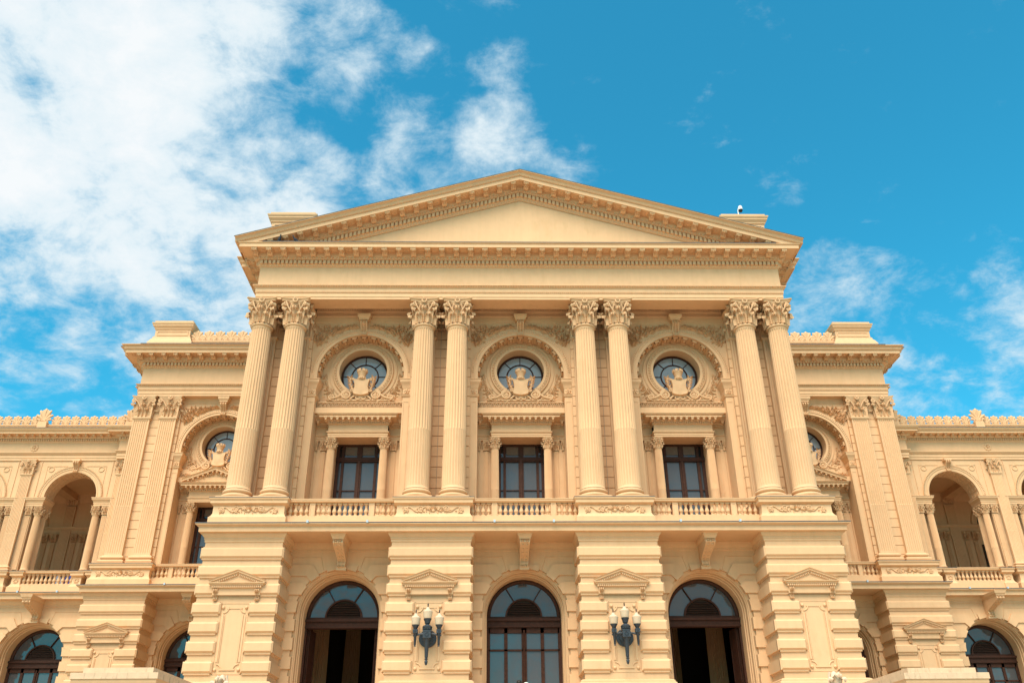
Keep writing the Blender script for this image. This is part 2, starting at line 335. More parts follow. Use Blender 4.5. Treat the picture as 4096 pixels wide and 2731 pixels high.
SHAFT = make_shaft(.43, .375, .47, 7.12, 2.76).mesh('column', 'ochre_plaster', 30)
b = MB(); b.box(-.59, .59, -.59, .59, 0, .13)
b.lathe([(.3, .131)] + torus_prof(.585, .19, .115) + [(.49, .255), (.465, .28), (.485, .305)] + torus_prof(.525, .375, .125) + [(.47, .44), (.47, .47), (.44, .475)], 40)
COLBASE = b.mesh('base', 'ochre_plaster')
a = MB(); a.lathe([(.37, 7.10), (.40, 7.11)] + torus_prof(.435, 7.165, .09) + [(.40, 7.215), (.37, 7.25)], 40)
ASTRAGAL = a.mesh('astragal', 'ochre_plaster')
def put_column(x, y, z, s=1.0, zs=None):
    c = part('column', SHAFT, loc=(x, y, z), sc=(s, s, zs or s))
    sub('base', COLBASE, c); sub('astragal', ASTRAGAL, c); sub('capital', CAPITAL, c, loc=(0, 0, 7.23)); return c
def make_pil_shaft(W, D, z0, z1, zc, nf=7):
    hw = W / 2; mb = MB(); m = .05; pw = (W - 2 * m) / nf
    def sec(mode):
        pts = [(-hw, 0), (-hw, -D)]
        for k in range(nf):
            xa = -hw + m + k * pw + pw * .12; xb = xa + pw * .76; c = (xa + xb) / 2; r = (xb - xa) / 2
            for i in range(7):
                a = math.pi * (1 - i / 6); u = math.cos(a)
                d = 0 if mode == 'p' else (r * math.sin(a) * .9 if mode == 'f' else (r * .7 * (abs(u) ** 3) + .003) * (1 if 0 < i < 6 else 0))
                pts.append((c + r * u, -D + d))
        return pts + [(hw, -D), (hw, 0)]
    L = [(z0, 'p'), (z0 + .1, 'p'), (z0 + .11, 'c'), (zc, 'c'), (zc + .03, 'f'), (z1 - .1, 'f'), (z1 - .07, 'p'), (z1, 'p')]
    mb.loft([[(x, y, z) for x, y in sec(m_)] for z, m_ in L], False); return mb
PILSH = make_pil_shaft(.80, .17, .47, 7.12, 2.76).mesh('pilaster', 'ochre_plaster', 30)
p = MB(); pth = [(-.40, 0), (-.40, -.17), (.40, -.17), (.40, 0)]
p.sweep(pth, [(.19, 0), (.19, .13), (.15, .135)] + [(o - .4, z) for o, z in torus_prof(.585, .19, .115)] + [(.09, .255), (.065, .28), (.085, .305)] + [(o - .4, z) for o, z in torus_prof(.525, .375, .125)] + [(.06, .44), (.04, .475), (0, .48)])
PILBASE = p.mesh('base', 'ochre_plaster')
p = MB(); p.sweep(pth, [(0, 7.08), (.04, 7.11), (.06, 7.16), (.05, 7.2), (0, 7.23)])
PILNECK = p.mesh('necking', 'ochre_plaster')
def put_pilaster(x, y, z, s=1.0):
    c = part('pilaster', PILSH, loc=(x, y, z), sc=(s, s, s)); sub('base', PILBASE, c); sub('necking', PILNECK, c); sub('capital', PILCAP, c, loc=(0, 0, 7.23), sc=(.98, .9, 1)); return c
# modillion: hangs from z=0, wall at y=0, projects to -y
def make_modillion(w=.21, L=.42, h=.20):
    mb = MB(); hw = w / 2
    prof = []
    for i in range(9): a = R(90 - 230 * i / 8); prof.append((-L + .055 + .055 * math.cos(a) * -1, -.075 + .055 * math.sin(a)))
    prof = [(0, -.02), (-L + .02, -.02)] + [(-L + .06 - .06 * math.sin(R(180 * i / 6)), -.02 - .05 + .05 * math.cos(R(180 * i / 6))) for i in range(7)]
    prof += [(-L + .10, -.115), (-L + .17, -.10), (-L + .23, -.12), (-.14, -h + .02), (-.08, -h), (-.03, -h + .015), (0, -h + .05)]
    mb.xprism(prof, -hw, hw)
    for sx in (-hw + .018, hw - .018): mb.tube([(sx, y - .006, z - .006) for y, z in prof[2:-1]], .016, 5)
    for k in range(3): mb.ell((0, -L + .06 + k * .10, -.125 - .02 * k), (.05, .045, .022), 6, 4)
    mb.sweep([(-hw, 0), (-hw, -L), (hw, -L), (hw, 0)], [(.0, -.03), (.012, -.028), (.022, -.012), (.024, 0)])
    mb.tube([(-hw, -L + .03, -.045), (hw, -L + .03, -.045)], .035, 8)
    return mb
MODIL = make_modillion().mesh('modillion', 'ochre_plaster')
r_ = MB(); r_.ell((0, 0, 0), (.035, .035, .04), 8, 4)
for k in range(6): a_ = R(60 * k); r_.ell((.06 * math.cos(a_), .06 * math.sin(a_), 0), (.036, .036, .022), 6, 4)
r_.box(-.13, .13, -.125, -.115, -.02, .03); r_.box(-.13, .13, .115, .125, -.02, .03); r_.box(-.13, -.12, -.125, .125, -.02, .03); r_.box(.12, .13, -.125, .125, -.02, .03)
ROSETTE = r_.mesh('soffit_rosette', 'ochre_plaster')
sm = MB(); sm.xprism([(0, 0), (-.20, 0), (-.20, -.035), (-.18, -.07), (-.14, -.08), (-.08, -.075), (-.03, -.12), (0, -.13)], -.05, .05)
sm.box(-.06, .06, -.215, 0, -.02, 0); sm.box(-.03, .03, -.19, -.10, -.10, -.06)
SMODIL = sm.mesh('modillion', 'ochre_plaster')
bl = MB(); bl.box(-.088, .088, -.088, .088, 0, .045)
bl.lathe([(.085, .045), (.05, .075), (.04, .085), (.055, .10), (.055, .115), (.045, .125), (.06, .14), (.078, .17), (.082, .20), (.072, .235), (.05, .29), (.042, .34), (.042, .365), (.055, .375), (.055, .39), (.042, .40), (.06, .425), (.075, .435)], 14)
bl.box(-.078, .078, -.078, .078, .435, .485)
BALUSTER = bl.mesh('baluster', 'ochre_plaster')
def palmette(h, w, n=7):
    mb = MB(); 
    for k in range(n):
        a = R(-90 + 180 * (k + .0) / (n - 1)) * .92; L = h * (.52 + .48 * math.cos(a)) * .80
        t = MB(); t.lathe([(.008, .10 * L), (w * .07, .35 * L), (w * .13, .70 * L), (w * .135, .84 * L), (w * .09, .95 * L), (.0, L)], 8, sy=.75)
        mb.merge(t, Matrix.Translation((0, 0, h * .18)) @ Matrix.Rotation(a, 4, 'Y'))
    out = [(w * .50 * math.cos(R(t)), h * .50 + h * .42 * math.sin(R(t))) for t in range(-60, 241, 15)]
    mb.prism(out, -.01, .05)
    for sx in (-1, 1):
        mb.tube(spiral_pts((sx * w * .27, -.03, h * .14), w * .17, 1.6, 18, -sx, 90), w * .045, 5)
    mb.box(-w * .46, w * .46, -.03, .05, -.02, h * .10); return mb
ANTEFIX = palmette(.50, .40).mesh('antefix', 'ochre_plaster', 60)
BIGANTEFIX = palmette(.80, .52, 7).mesh('antefix', 'ochre_plaster', 60)
SMALLBUD = palmette(.26, .24, 5).mesh('antefix', 'ochre_plaster', 60)
def leafy(mb, x, y, z, ang, L, w, dep=.03):
    """one raised carved leaf lying on a wall (x,z plane), facing -y"""
    c, s_ = math.cos(ang), math.sin(ang)
    def P(u, v, d): return (x + u * c - v * s_, y - d, z + u * s_ + v * c)
    vs = [P(0, 0, 0), P(.35 * L, w / 2, 0), P(.75 * L, w * .38, .005), P(L, 0, dep), P(.75 * L, -w * .38, .005), P(.35 * L, -w / 2, 0), P(.4 * L, 0, dep), P(.75 * L, 0, dep * 1.2)]
    mb.add(vs, [(0, 6, 1), (1, 6, 7, 2), (2, 7, 3), (3, 7, 4), (4, 7, 6, 5), (5, 6, 0)])
def make_block(w, h, d, lip=.05, rz=.115, ch=.07):
    """rusticated stone: width w, height h, from y=0 (lip) back to d; raised chamfered field"""
    mb = MB(); e = .045
    mb.box(0, w, 0, d, 0, h)
    x0, x1, z0, z1 = -rz + .05, w + rz - .05, e, h - e * .6
    f = -rz + .05
    o = [(x0, f, z0), (x1, f, z0), (x1, f, z1), (x0, f, z1)]
    return mb
def stone(mb, x0, x1, y0, y1, z0, z1, ch=.055, pr=.06, left=True, right=True):
    """rusticated stone: outer lip box + raised chamfered field on the front and exposed ends"""
    mb.box(x0, x1, y0, y1, z0, z1)
    xl, xr = (x0 - pr if left else x0), (x1 + pr if right else x1); zb, zt = z0 + .05, z1 - .035; f = y0 - pr
    cl, cr = (ch if left else 0), (ch if right else 0)
    A = [(xl + cl * .0, y0 + .001, zb), (xr, y0 + .001, zb), (xr, y0 + .001, zt), (xl, y0 + .001, zt)]
    def ring(y, ix, iz, yb):
        return [(xl + ix, yb, zb + iz), (xl + ix, y, zb + iz), (xr - ix, y, zb + iz), (xr - ix, yb, zb + iz), (xr - ix, yb, zt - iz), (xr - ix, y, zt - iz), (xl + ix, y, zt - iz), (xl + ix, yb, zt - iz)]
    # front field as frustum
    F0 = [(xl, f + ch, zb), (xr, f + ch, zb), (xr, f + ch, zt), (xl, f + ch, zt)]
    F1 = [(xl + ch, f, zb + ch), (xr - ch, f, zb + ch), (xr - ch, f, zt - ch), (xl + ch, f, zt - ch)]
    mb.loft([F0, F1], True, (False, True))
    for sd_, x_ in ((left, xl), (right, xr)):
        if not sd_: continue
        s = 1 if x_ == xr else -1
        G0 = [(x_ - s * .0, f + ch, zb), (x_, y1, zb), (x_, y1, zt), (x_, f + ch, zt)]
        mb.poly([(x_, f + ch, zb), (x_, y1, zb), (x_, y1, zt), (x_, f + ch, zt)])
        mb.poly([(x_, f + ch, zb), (x_, y1, zb), (x_ - s * pr, y1, zb - .01), (x_ - s * pr, f + ch, zb - .01)]); mb.poly([(x_, f + ch, zt), (x_, y1, zt), (x_ - s * pr, y1, zt + .01), (x_ - s * pr, f + ch, zt + .01)])
    mb.poly([(xl, f + ch, zb), (xr, f + ch, zb), (xr, y0, zb), (xl, y0, zb)]); mb.poly([(xl, f + ch, zt), (xr, f + ch, zt), (xr, y0, zt), (xl, y0, zt)])
    return mb
def console(hw0, hw1, y0, y1, z0, z1, yt):
    """S-scroll bracket: top front y0, foot y1 at z0, back at yt"""
    mb = MB(); H = z1 - z0; pts = []
    for i in range(21):
        t = i / 20; z = z1 - H * t * .93
        s = .5 - .5 * math.cos(math.pi * min(1, max(0, (t - .18) / .62))); y = y0 + (y1 - y0) * s - .09 * H * math.sin(math.pi * min(1, t / .40)) * (t < .40) - .08 * H * math.sin(math.pi * max(0, (t - .74) / .26)) * (t > .74)
        pts.append((y, z, hw0 + (hw1 - hw0) * t))
    for sc, dy, inset in ((1, 0, 0), (.84, .02, 0)):
        pass
    def band(a0, a1, dy):
        mb.loft([[(a0 * h, yt, z), (a0 * h, y + dy, z), (a1 * h, y + dy, z), (a1 * h, yt, z)] for y, z, h in pts], False)
    band(-1, -.72, 0); band(-.72, -.14, .03); band(-.14, .14, .0); band(.14, .72, .03); band(.72, 1, 0)
    for k in range(7):
        i = 2 + k * 2; y, z, h = pts[i]
        for sx in (-1, 1): mb.ell((sx * h * .43, y + .0, z), (h * .27, .05, H * .03), 6, 4)
    y, z, h = pts[-1]
    for sx in (-.75, -.25, .25, .75): mb.ell((sx * h, y - .02, z - .01), (h * .26, .07, H * .055), 8, 5)
    return mb
# ---------------------------------------------------------------- portico entablature
FY = -.38
ENT = [(-.75, 18.4), (-.75, 17.80), (0, 17.80), (0, 17.90), (.02, 17.905), (.02, 18.075), (.045, 18.085), (.045, 18.125), (.03, 18.13), (.05, 18.135), (.05, 18.29), (.06, 18.30), (.09, 18.33), (.13, 18.36), (.16, 18.365), (.16, 18.39), (0, 18.41),
       (0, 19.29), (.03, 19.30), (.07, 19.35), (.09, 19.37), (.09, 19.55), (.20, 19.555), (.23, 19.60), (.28, 19.65), (.28, 19.83), (.70, 19.83), (.70, 19.815), (.74, 19.815), (.74, 19.97), (.77, 19.98), (.79, 20.01), (.79, 20.03), (0, 20.10)]
SIMA = [(.74, 19.98), (.79, 20.0), (.81, 20.01), (.82, 20.06), (.83, 20.11), (.86, 20.15), (.91, 20.175), (.93, 20.18), (.93, 20.21), (0, 20.27)]
def run(mb, unit, pts):
    for p in pts: mb.merge(unit, Matrix.Translation(p))
    return mb
U_DENT = MB().box(-.055, .055, -.10, .02, 0, .155)
U_EGG = MB().ell((0, 0, 0), (.045, .03, .055), 6, 4).add([(-.07, .01, .05), (-.05, -.02, .05), (-.055, -.01, -.05)], [(0, 1, 2)]).tube([(-.052, 0, .05), (-.055, -.02, 0), (-.03, -.01, -.055), (0, -.005, -.068), (.03, -.01, -.055), (.055, -.02, 0), (.052, 0, .05)], .008, 4)
U_BEAD = MB().ell((0, 0, 0), (.030, .016, .022), 6, 4)
U_LEAF = MB().add([(-.045, 0, .035), (.045, 0, .035), (0, -.012, -.04), (0, -.03, .03), (.0, -.022, -.01)], [(0, 3, 4, 2), (3, 1, 2, 4), (0, 1, 3)])
def fr(a, b, step):
    n = max(1, int(round((b - a) / step))); return [a + (b - a) * (i + .5) / n for i in range(n)]
def ent_ornament(par, xa, xb, y, dz=0):
    sub('dentil_course', run(MB(), U_DENT, [(x, y - .09, 19.385 + dz) for x in fr(xa, xb, .17)]), par, kind='stuff')
    sub('egg_and_dart_band', run(MB(), U_EGG, [(x, y - .255, 19.605 + dz) for x in fr(xa - .2, xb + .2, .145)]), par, kind='stuff')
    sub('leaf_band', run(MB(), U_LEAF, [(x, y - .062, 19.335 + dz) for x in fr(xa, xb, .10)]).merge(run(MB(), U_LEAF, [(x, y - .11, 18.335 + dz) for x in fr(xa, xb, .10)])), par, kind='stuff')
    sub('bead_moulding', run(MB(), U_BEAD, [(x, y - .05, 18.105 + dz) for x in fr(xa, xb, .08)]), par, kind='stuff')
PORT = [(-10.87, 9.0), (-10.87, 1.1), (-10.58, 1.1), (-10.58, FY), (10.58, FY), (10.58, 1.1), (10.87, 1.1), (10.87, 9.0)]
e = part('entablature', MB().sweep(PORT, ENT)); ent_ornament(e, -10.6, 10.6, FY)
for k in range(19):
    for s in (-1, 1): sub('modillion', MODIL, e, loc=(s * (.29 + .58 * k), FY - .28, 19.828))
for k in range(-18, 19): sub('soffit_rosette', ROSETTE, e, loc=(.58 * k, FY - .48, 19.828))
for s in (-1, 1):
    for i, (x, y) in enumerate([(10.58, -.2), (10.58, .38), (10.58, .93)] + [(10.87, 1.6 + .58 * j) for j in range(10)]):
        sub('modillion', MODIL, e, loc=(s * (x + .28), y, 19.828), rot=(0, 0, s * R(90)))
    sub('dentil_course', run(MB(), MB().box(-.1, .1, -.055, .055, 0, .155), [(s * 10.67, y, 19.385) for y in fr(-.4, 1.0, .17)] + [(s * 10.96, y, 19.385) for y in fr(1.1, 7, .17)]), e, kind='stuff')
sub('flashing', MB().sweep([(-10.4, FY), (10.4, FY)], [(.795, 20.012), (.80, 20.022), (.80, 20.045), (.6, 20.06)]), e, 'lead_flashing')
sub('side_gutter', MB().sweep(PORT[:4], SIMA), e); sub('side_gutter', MB().sweep(PORT[4:], SIMA), e)
# ceiling and upper back of the portico
part('portico_ceiling', MB().box(-10.6, 10.6, .30, 1.3, 18.38, 18.45))
# ---------------------------------------------------------------- pediment
SL = .302
def zr(x, h): return 22.71 - SL * abs(x) + h
RK = [(0, 0), (.03, .01), (.07, .08), (.09, .11), (.09, .32), (.2, .33), (.23, .38), (.28, .44), (.28, .58), (.70, .58), (.70, .565), (.74, .565), (.74, .745), (.78, .755), (.79, .785), (.805, .79), (.815, .83), (.825, .87), (.85, .905), (.91, .92), (.93, .925), (.93, .955), (-.6, .99), (-.6, .3)]
pm = MB()
for s in (-1, 1):
    pm.loft([[(s * x, FY - o, max(zr(x, h), 20.015 if h < .9 else 0)) for o, h in RK] for x in [11.5 * (1 - i / 46) for i in range(47)]], False)
    pm.poly([(s * 11.5, FY - o, max(zr(11.5, h), 20.015 if h < .9 else 0)) for o, h in RK])
ped = part('pediment', pm)
ty = MB(); ty.poly([(-10.6, FY + .02, 19.9), (10.6, FY + .02, 19.9), (0, FY + .02, 22.80)]); sub('tympanum', ty, ped, 'tympanum_plaster')
rf = MB()
for s in (-1, 1): rf.loft([[(s * 11.5, FY - .935, zr(11.5, .962)), (0, FY - .935, zr(0, .962))], [(s * 11.5, FY + .6, zr(11.5, 1.0)), (0, FY + .6, zr(0, 1.0))], [(s * 11.5, 9, zr(11.5, 1.0)), (0, 9, zr(0, 1.0))]], False)
sub('roof', rf, ped, 'lead_flashing')
fl = MB()
for s in (-1, 1): fl.loft([[(s * 11.53, FY - .945, zr(11.53, .955)), (s * 11.53, FY - .945, zr(11.53, .972)), (s * 11.53, FY - .5, zr(11.53, .99))], [(0, FY - .945, zr(0, .955)), (0, FY - .945, zr(0, .972)), (0, FY - .5, zr(0, .99))]], False)
sub('flashing', fl, ped, 'lead_flashing')
dm, em, lm = MB(), MB(), MB()
for s in (-1, 1):
    SH = Matrix(((1, 0, 0, 0), (0, 1, 0, 0), (-s * SL, 0, 1, 0), (0, 0, 0, 1)))
    for x in fr(0, 9.3, .17):
        if zr(x, .125) > 20.0: dm.merge(U_DENT, Matrix.Translation((s * x, FY - .09, zr(x, .13))) @ SH @ Matrix.Scale(1.15, 4, (0, 0, 1)))
    for x in fr(0, 10, .145):
        if zr(x, .35) > 20.0: em.merge(U_EGG, Matrix.Translation((s * x, FY - .255, zr(x, .39))) @ SH)
    for x in fr(0, 9, .10):
        if zr(x, .04) > 20.0: lm.merge(U_LEAF, Matrix.Translation((s * x, FY - .062, zr(x, .05))) @ SH)
    for x in fr(0, 11.3, .09): lm.merge(U_BEAD, Matrix.Translation((s * x, FY - .79, zr(x, .77))) @ SH)
    for k in range(18):
        x = .29 + .58 * k; z = zr(x, .58)
        if z > 20.1: sub('modillion', MODIL, ped, loc=(s * x, FY - .28, z + .028), rot=(0, s * R(8), 0))
    for k in range(18):
        x = .58 * k; z = zr(x, .58)
        if z > 20.15 and (k or s > 0): sub('soffit_rosette', ROSETTE, ped, loc=(s * x, FY - .48, z), rot=(0, s * R(16.8), 0))
sub('dentil_course', dm, ped, kind='stuff'); sub('egg_and_dart_band', em, ped, kind='stuff'); sub('leaf_band', lm, ped, kind='stuff')
# ---------------------------------------------------------------- attic blocks
def attic(xc, y, z0, zt, hw, dpt=1.6):
    m = MB(); P = [(xc - hw, y + dpt), (xc - hw, y), (xc + hw, y), (xc + hw, y + dpt)]
    m.sweep(P, [(.23, z0), (.23, zt - 1.32), (.18, zt - 1.22), (.15, zt - 1.14), (.06, zt - 1.0), (.06, zt - .92), (0, zt - .88), (0, zt - .50), (.05, zt - .47), (.05, zt - .42), (.10, zt - .36), (.14, zt - .31), (.14, zt - .25), (.17, zt - .22), (.19, zt - .17), (.19, zt - .14), (.08, zt - .12), (.08, zt), (-.9, zt + .01)])
    m.box(xc - hw + .12, xc + hw - .12, y - .02, y + .05, zt - .60, zt - .56)
    a = part('attic_pedestal', m)
    f = MB()
    for (x0, x1, za, zb) in ((xc - hw + .10, xc + hw - .10, zt - .62, zt - .58), (xc - hw + .10, xc + hw - .10, zt - .84, zt - .80), (xc - hw + .10, xc - hw + .14, zt - .80, zt - .62), (xc + hw - .14, xc + hw - .10, zt - .80, zt - .62)): f.box(x0, x1, y - .025, y + .01, za, zb)
    sub('panel_frame', f, a); return a
for s in (-1, 1):
    attic(s * 9.79, .5, 20.1, 22.66, .88); attic(s * 17.69, 9.3, 20.1, 22.24, .90)
part('attic_wall', MB().box(-8.7, 8.7, .75, 1.3, 20.1, 22.42))
# ---------------------------------------------------------------- columns, pilasters, ashlar behind
for x in (2.535, 3.85, 8.95, 10.27):
    for s in (-1, 1): put_column(s * x, 0, 9.50); put_pilaster(s * x, .90, 9.50)
for x in (16.94, 18.21):
    for s in (-1, 1): put_pilaster(s * x, 9.12, 9.50)
def ashlar(x0, x1, y, z0=8.6, z1=18.0):
    w = part('wall', MB().box(x0 + .035, x1 - .035, y + .04, y + 1.2, z0, z1 + .4))
    k = 0
    while True:
        zb = 16.645 + .4175 * 3 - .4175 * k - .4175
        if zb < z0: break
        m = MB().box(x0, x1, y, y + .8, zb + .014, zb + .4175 - .014); sub('stone_block', m, w, smooth=0); k += 1
for s in (-1, 1):
    for a, b_ in ((8.42, 10.58), (2.02, 4.38)): ashlar(min(s * a, s * b_), max(s * a, s * b_), .90)
    ashlar(min(s * 16.40, s * 18.66), max(s * 16.40, s * 18.66), 9.12)
    part('wall', MB().box(min(s * 18.5, s * 18.75), max(s * 18.5, s * 18.75), 9.4, 16, 8, 20))
    part('wall', MB().box(min(s * 10.5, s * 12.36), max(s * 10.5, s * 12.36), 9.12, 10.5, 8, 18.4)); part('wall', MB().box(min(s * 10.3, s * 10.55), max(s * 10.3, s * 10.55), 1.1, 9.2, 8.5, 18))
# pavilion entablatures
PAVY = 8.85
for s in (-1, 1):
    P = [(-18.72, 14), (-18.72, 9.15), (-18.58, 9.15), (-18.58, PAVY), (-10.6, PAVY)]
    if s > 0: P = [(-x, y) for x, y in P][::-1]
    e = part('entablature', MB().sweep(P, ENT[:-2]).sweep(P, SIMA)); a, b_ = (-18.6, -11.6) if s < 0 else (11.6, 18.6)
    ent_ornament(e, a, b_, PAVY)
    for k in range(13):
        sub('modillion', MODIL, e, loc=(s * (18.66 - .60 * k), PAVY - .28, 19.828)); sub('soffit_rosette', ROSETTE, e, loc=(s * (18.96 - .60 * k), PAVY - .48, 19.828))
    for k in range(4): sub('modillion', MODIL, e, loc=(s * (18.72 + .28), 9.5 + .58 * k, 19.828), rot=(0, 0, s * R(90)))
    sub('flashing', MB().sweep(P[:-1] if s < 0 else P[1:], [(.935, 20.195), (.945, 20.205), (.945, 20.235), (.7, 20.25)]).sweep([P[-2], P[-1]] if s < 0 else [P[0], P[1]], [(.935, 20.195), (.945, 20.205), (.945, 20.235), (.7, 20.25)]), e, 'lead_flashing')
    pr = part('parapet', MB().box(min(s * 16.6, s * 10.8), max(s * 16.6, s * 10.8), 9.4, 9.8, 20.2, 21.05).sweep([(min(s * 16.6, s * 10.8), 9.4), (max(s * 16.6, s * 10.8), 9.4)], [(.10, 20.2), (.10, 20.8), (.05, 20.84), (.02, 20.9), (0, 21.0), (.05, 21.03), (.07, 21.07), (.07, 21.15), (-.4, 21.16)]))
    for k in range(9):
        sub('antefix', ANTEFIX, pr, loc=(s * (16.44 - .575 * k), 9.45, 21.16), sc=1.28); sub('antefix', SMALLBUD, pr, loc=(s * (16.15 - .575 * k), 9.42, 21.16))
# ---------------------------------------------------------------- upper bays
def make_shield_arms():
    """scroll base, blank shield, mural crown and laurel branches; origin at sill centre, facing -y"""
    out = {}
    m = MB()
    for s in (-1, 1):
        m.tube(spiral_pts((s * .58, -.05, .26), .20, 2.2, 40, -s, 90), lambda u: .055 - .03 * u, 6)
        m.tube([(s * (.58 + .62 * u), -.05, .46 - .36 * math.sin(u * 1.57) - .03 * math.sin(u * 3.1)) for u in [i / 10 for i in range(11)]], .05, 6)
        m.tube(spiral_pts((s * 1.16, -.05, .14), .12, 1.8, 26, s, -90), lambda u: .045 - .025 * u, 6)
        m.tube(spiral_pts((s * .12, -.05, .13), .11, 1.8, 26, s, 90), lambda u: .042 - .025 * u, 6)
        m.tube([(s * (.12 + .30 * u), -.05, .24 - .20 * u * u) for u in [i / 6 for i in range(7)]], .04, 6)
        m.ell((s * .58, -.06, .26), (.07, .05, .07), 8, 5)
        rnd = random.Random(3)
        for k in range(22): leafy(m, s * rnd.uniform(.25, 1.45), -.02, rnd.uniform(.03, .2), rnd.uniform(0, 6.28), .16, .09, .05)
    m.box(-1.35, 1.35, -.04, .05, -.02, .05); out['scrollwork'] = m
    sh = [(-.29, .75), (-.33, .90), (-.30, .96), (-.18, .93), (-.08, .98), (0, .96), (.08, .98), (.18, .93), (.30, .96), (.33, .90), (.29, .75), (.27, .58), (.33, .35), (.30, .26), (.20, .22), (0, .19), (-.20, .22), (-.30, .26), (-.33, .35), (-.27, .58)]
    m = MB(); cz = .58
    m.loft([[(x * k, y, cz + (z - cz) * k) for x, z in sh] for k, y in ((1, .02), (1.0, -.14), (.95, -.17), (.90, -.16), (.5, -.19))], True, (True, True))
    for s in (-1, 1):
        m.tube(spiral_pts((s * .36, -.12, .94), .06, 1.4, 16, s, 200), .022, 5); m.tube(spiral_pts((s * .36, -.12, .42), .07, 1.4, 16, -s, 20), .024, 5)
    out['shield'] = m
    m = MB(); m.lathe([(.10, .90), (.15, .95), (.16, 1.0), (.14, 1.03), (.145, 1.06), (.185, 1.22), (.20, 1.24), (.20, 1.27), (.17, 1.275)], 16, (0, -.10))
    for k in range(8):
        a = R(45 * k + 22); m.box(-.001, .001, 0, .001, 1.2, 1.21); t = MB().box(-.05, .05, -.03, .03, 0, .11); m.merge(t, Matrix.Translation((.185 * math.cos(a), -.10 + .185 * math.sin(a), 1.26)) @ Matrix.Rotation(a + math.pi / 2, 4, 'Z'))
    for k in range(5): a = R(-90 + 36 * (k - 2)); m.ell((.14 * math.cos(a), -.10 + .14 * math.sin(a), .97), (.045, .045, .05), 6, 4)
    out['crown'] = m
    for s in (-1, 1):
        m = MB(); rnd = random.Random(5)
        st = [(s * (.30 + .16 * u + .05 * math.sin(3 * u)), -.08, .35 + .68 * u) for u in [i / 8 for i in range(9)]]; m.tube(st, .022, 5)
        for i in range(1, 9):
            for q in (-1, 1): leafy(m, st[i][0], -.08, st[i][2], math.pi / 2 - s * .25 + q * .75 + rnd.uniform(-.2, .2), .15, .06, .06)
            m.ell((st[i][0] + rnd.uniform(-.05, .05), -.10, st[i][2]), (.03, .03, .03), 6, 4)
        out['branch%d' % s] = m
    return {k: v.mesh(k.rstrip('-1').rstrip('1'), 'ochre_plaster') for k, v in out.items()}
ARMS = make_shield_arms()
def make_spandrel(seed):
    m = MB(); rnd = random.Random(seed)
    for k in range(170):                        # laurel filling the corner between arch and cornice
        t = rnd.random(); a = R(33 + 47 * t); r = 2.05 + rnd.random() * rnd.random() * (1.95 / max(math.cos(a), .05) - 2.0 if a < R(45) else 1.9 / math.sin(a) - 1.9)
        r = 2.06 + rnd.random() * max(0, min(1.97 / max(.01, math.cos(a)), 2.06 / max(.01, math.sin(a))) - 2.10)
        leafy(m, r * math.cos(a), 0, r * math.sin(a), R(rnd.uniform(20, 160)), rnd.uniform(.14, .24), rnd.uniform(.05, .08), rnd.uniform(.06, .12))
    for k in range(5): m.tube([(1.5 + .05 * k + .40 * u, -.02, 1.45 + .08 * k + .5 * math.sin(1.3 * u)) for u in [i / 6 for i in range(7)]], .018, 5)
    return m
SPAND = make_spandrel(2).mesh('spandrel_foliage', 'ochre_plaster')
m = MB(); rnd = random.Random(9)
for k in range(75):
    a = R(-8 - 50 * rnd.random()); r = 1.46 + rnd.random() * (.10 + .22 * min(1, -a)); leafy(m, r * math.cos(a), 0, r * math.sin(a), a + math.pi / 2 + rnd.uniform(-1.2, 1.2), rnd.uniform(.09, .16), .055, .045)
m.tube([(1.52 * math.cos(R(-8 - 5 * i)), -.015, 1.52 * math.sin(R(-8 - 5 * i))) for i in range(10)], .02, 5)
GARL = m.mesh('laurel_garland', 'ochre_plaster')
m = MB()
for k in range(21):
    x = -1.70 + .162 * (k + .5); m.arc(x, .20, [(.062, 0), (.062, -.035), (.045, -.035), (.045, 0)], 0, 180, 8)
    for s in (-1, 1): m.box(x + s * .0535 - .0085, x + s * .0535 + .0085, -.035, 0, .02, .20)
    for j in range(3): m.ell((x, -.012, .06 + .06 * j), (.022 if k % 2 else .03, .02, .032), 6, 4)
ARCADELET = m.mesh('arched_ornament_band', 'ochre_plaster')
U_SDENT = MB().box(-.03, .03, -.05, .02, 0, .075)
SENT = [(-.4, 12.67), (0, 12.67), (0, 12.74), (.015, 12.745), (.015, 12.82), (.03, 12.825), (.06, 12.87), (.06, 12.89), (0, 12.90), (0, 13.17), (.03, 13.185), (.05, 13.2), (.05, 13.285), (.12, 13.29), (.14, 13.33), (.14, 13.38), (.34, 13.38), (.34, 13.44), (.36, 13.45), (.40, 13.50), (.41, 13.52), (0, 13.56)]
SPIL = make_pil_shaft(.20, .06, 0, 3.62, .01, 1)
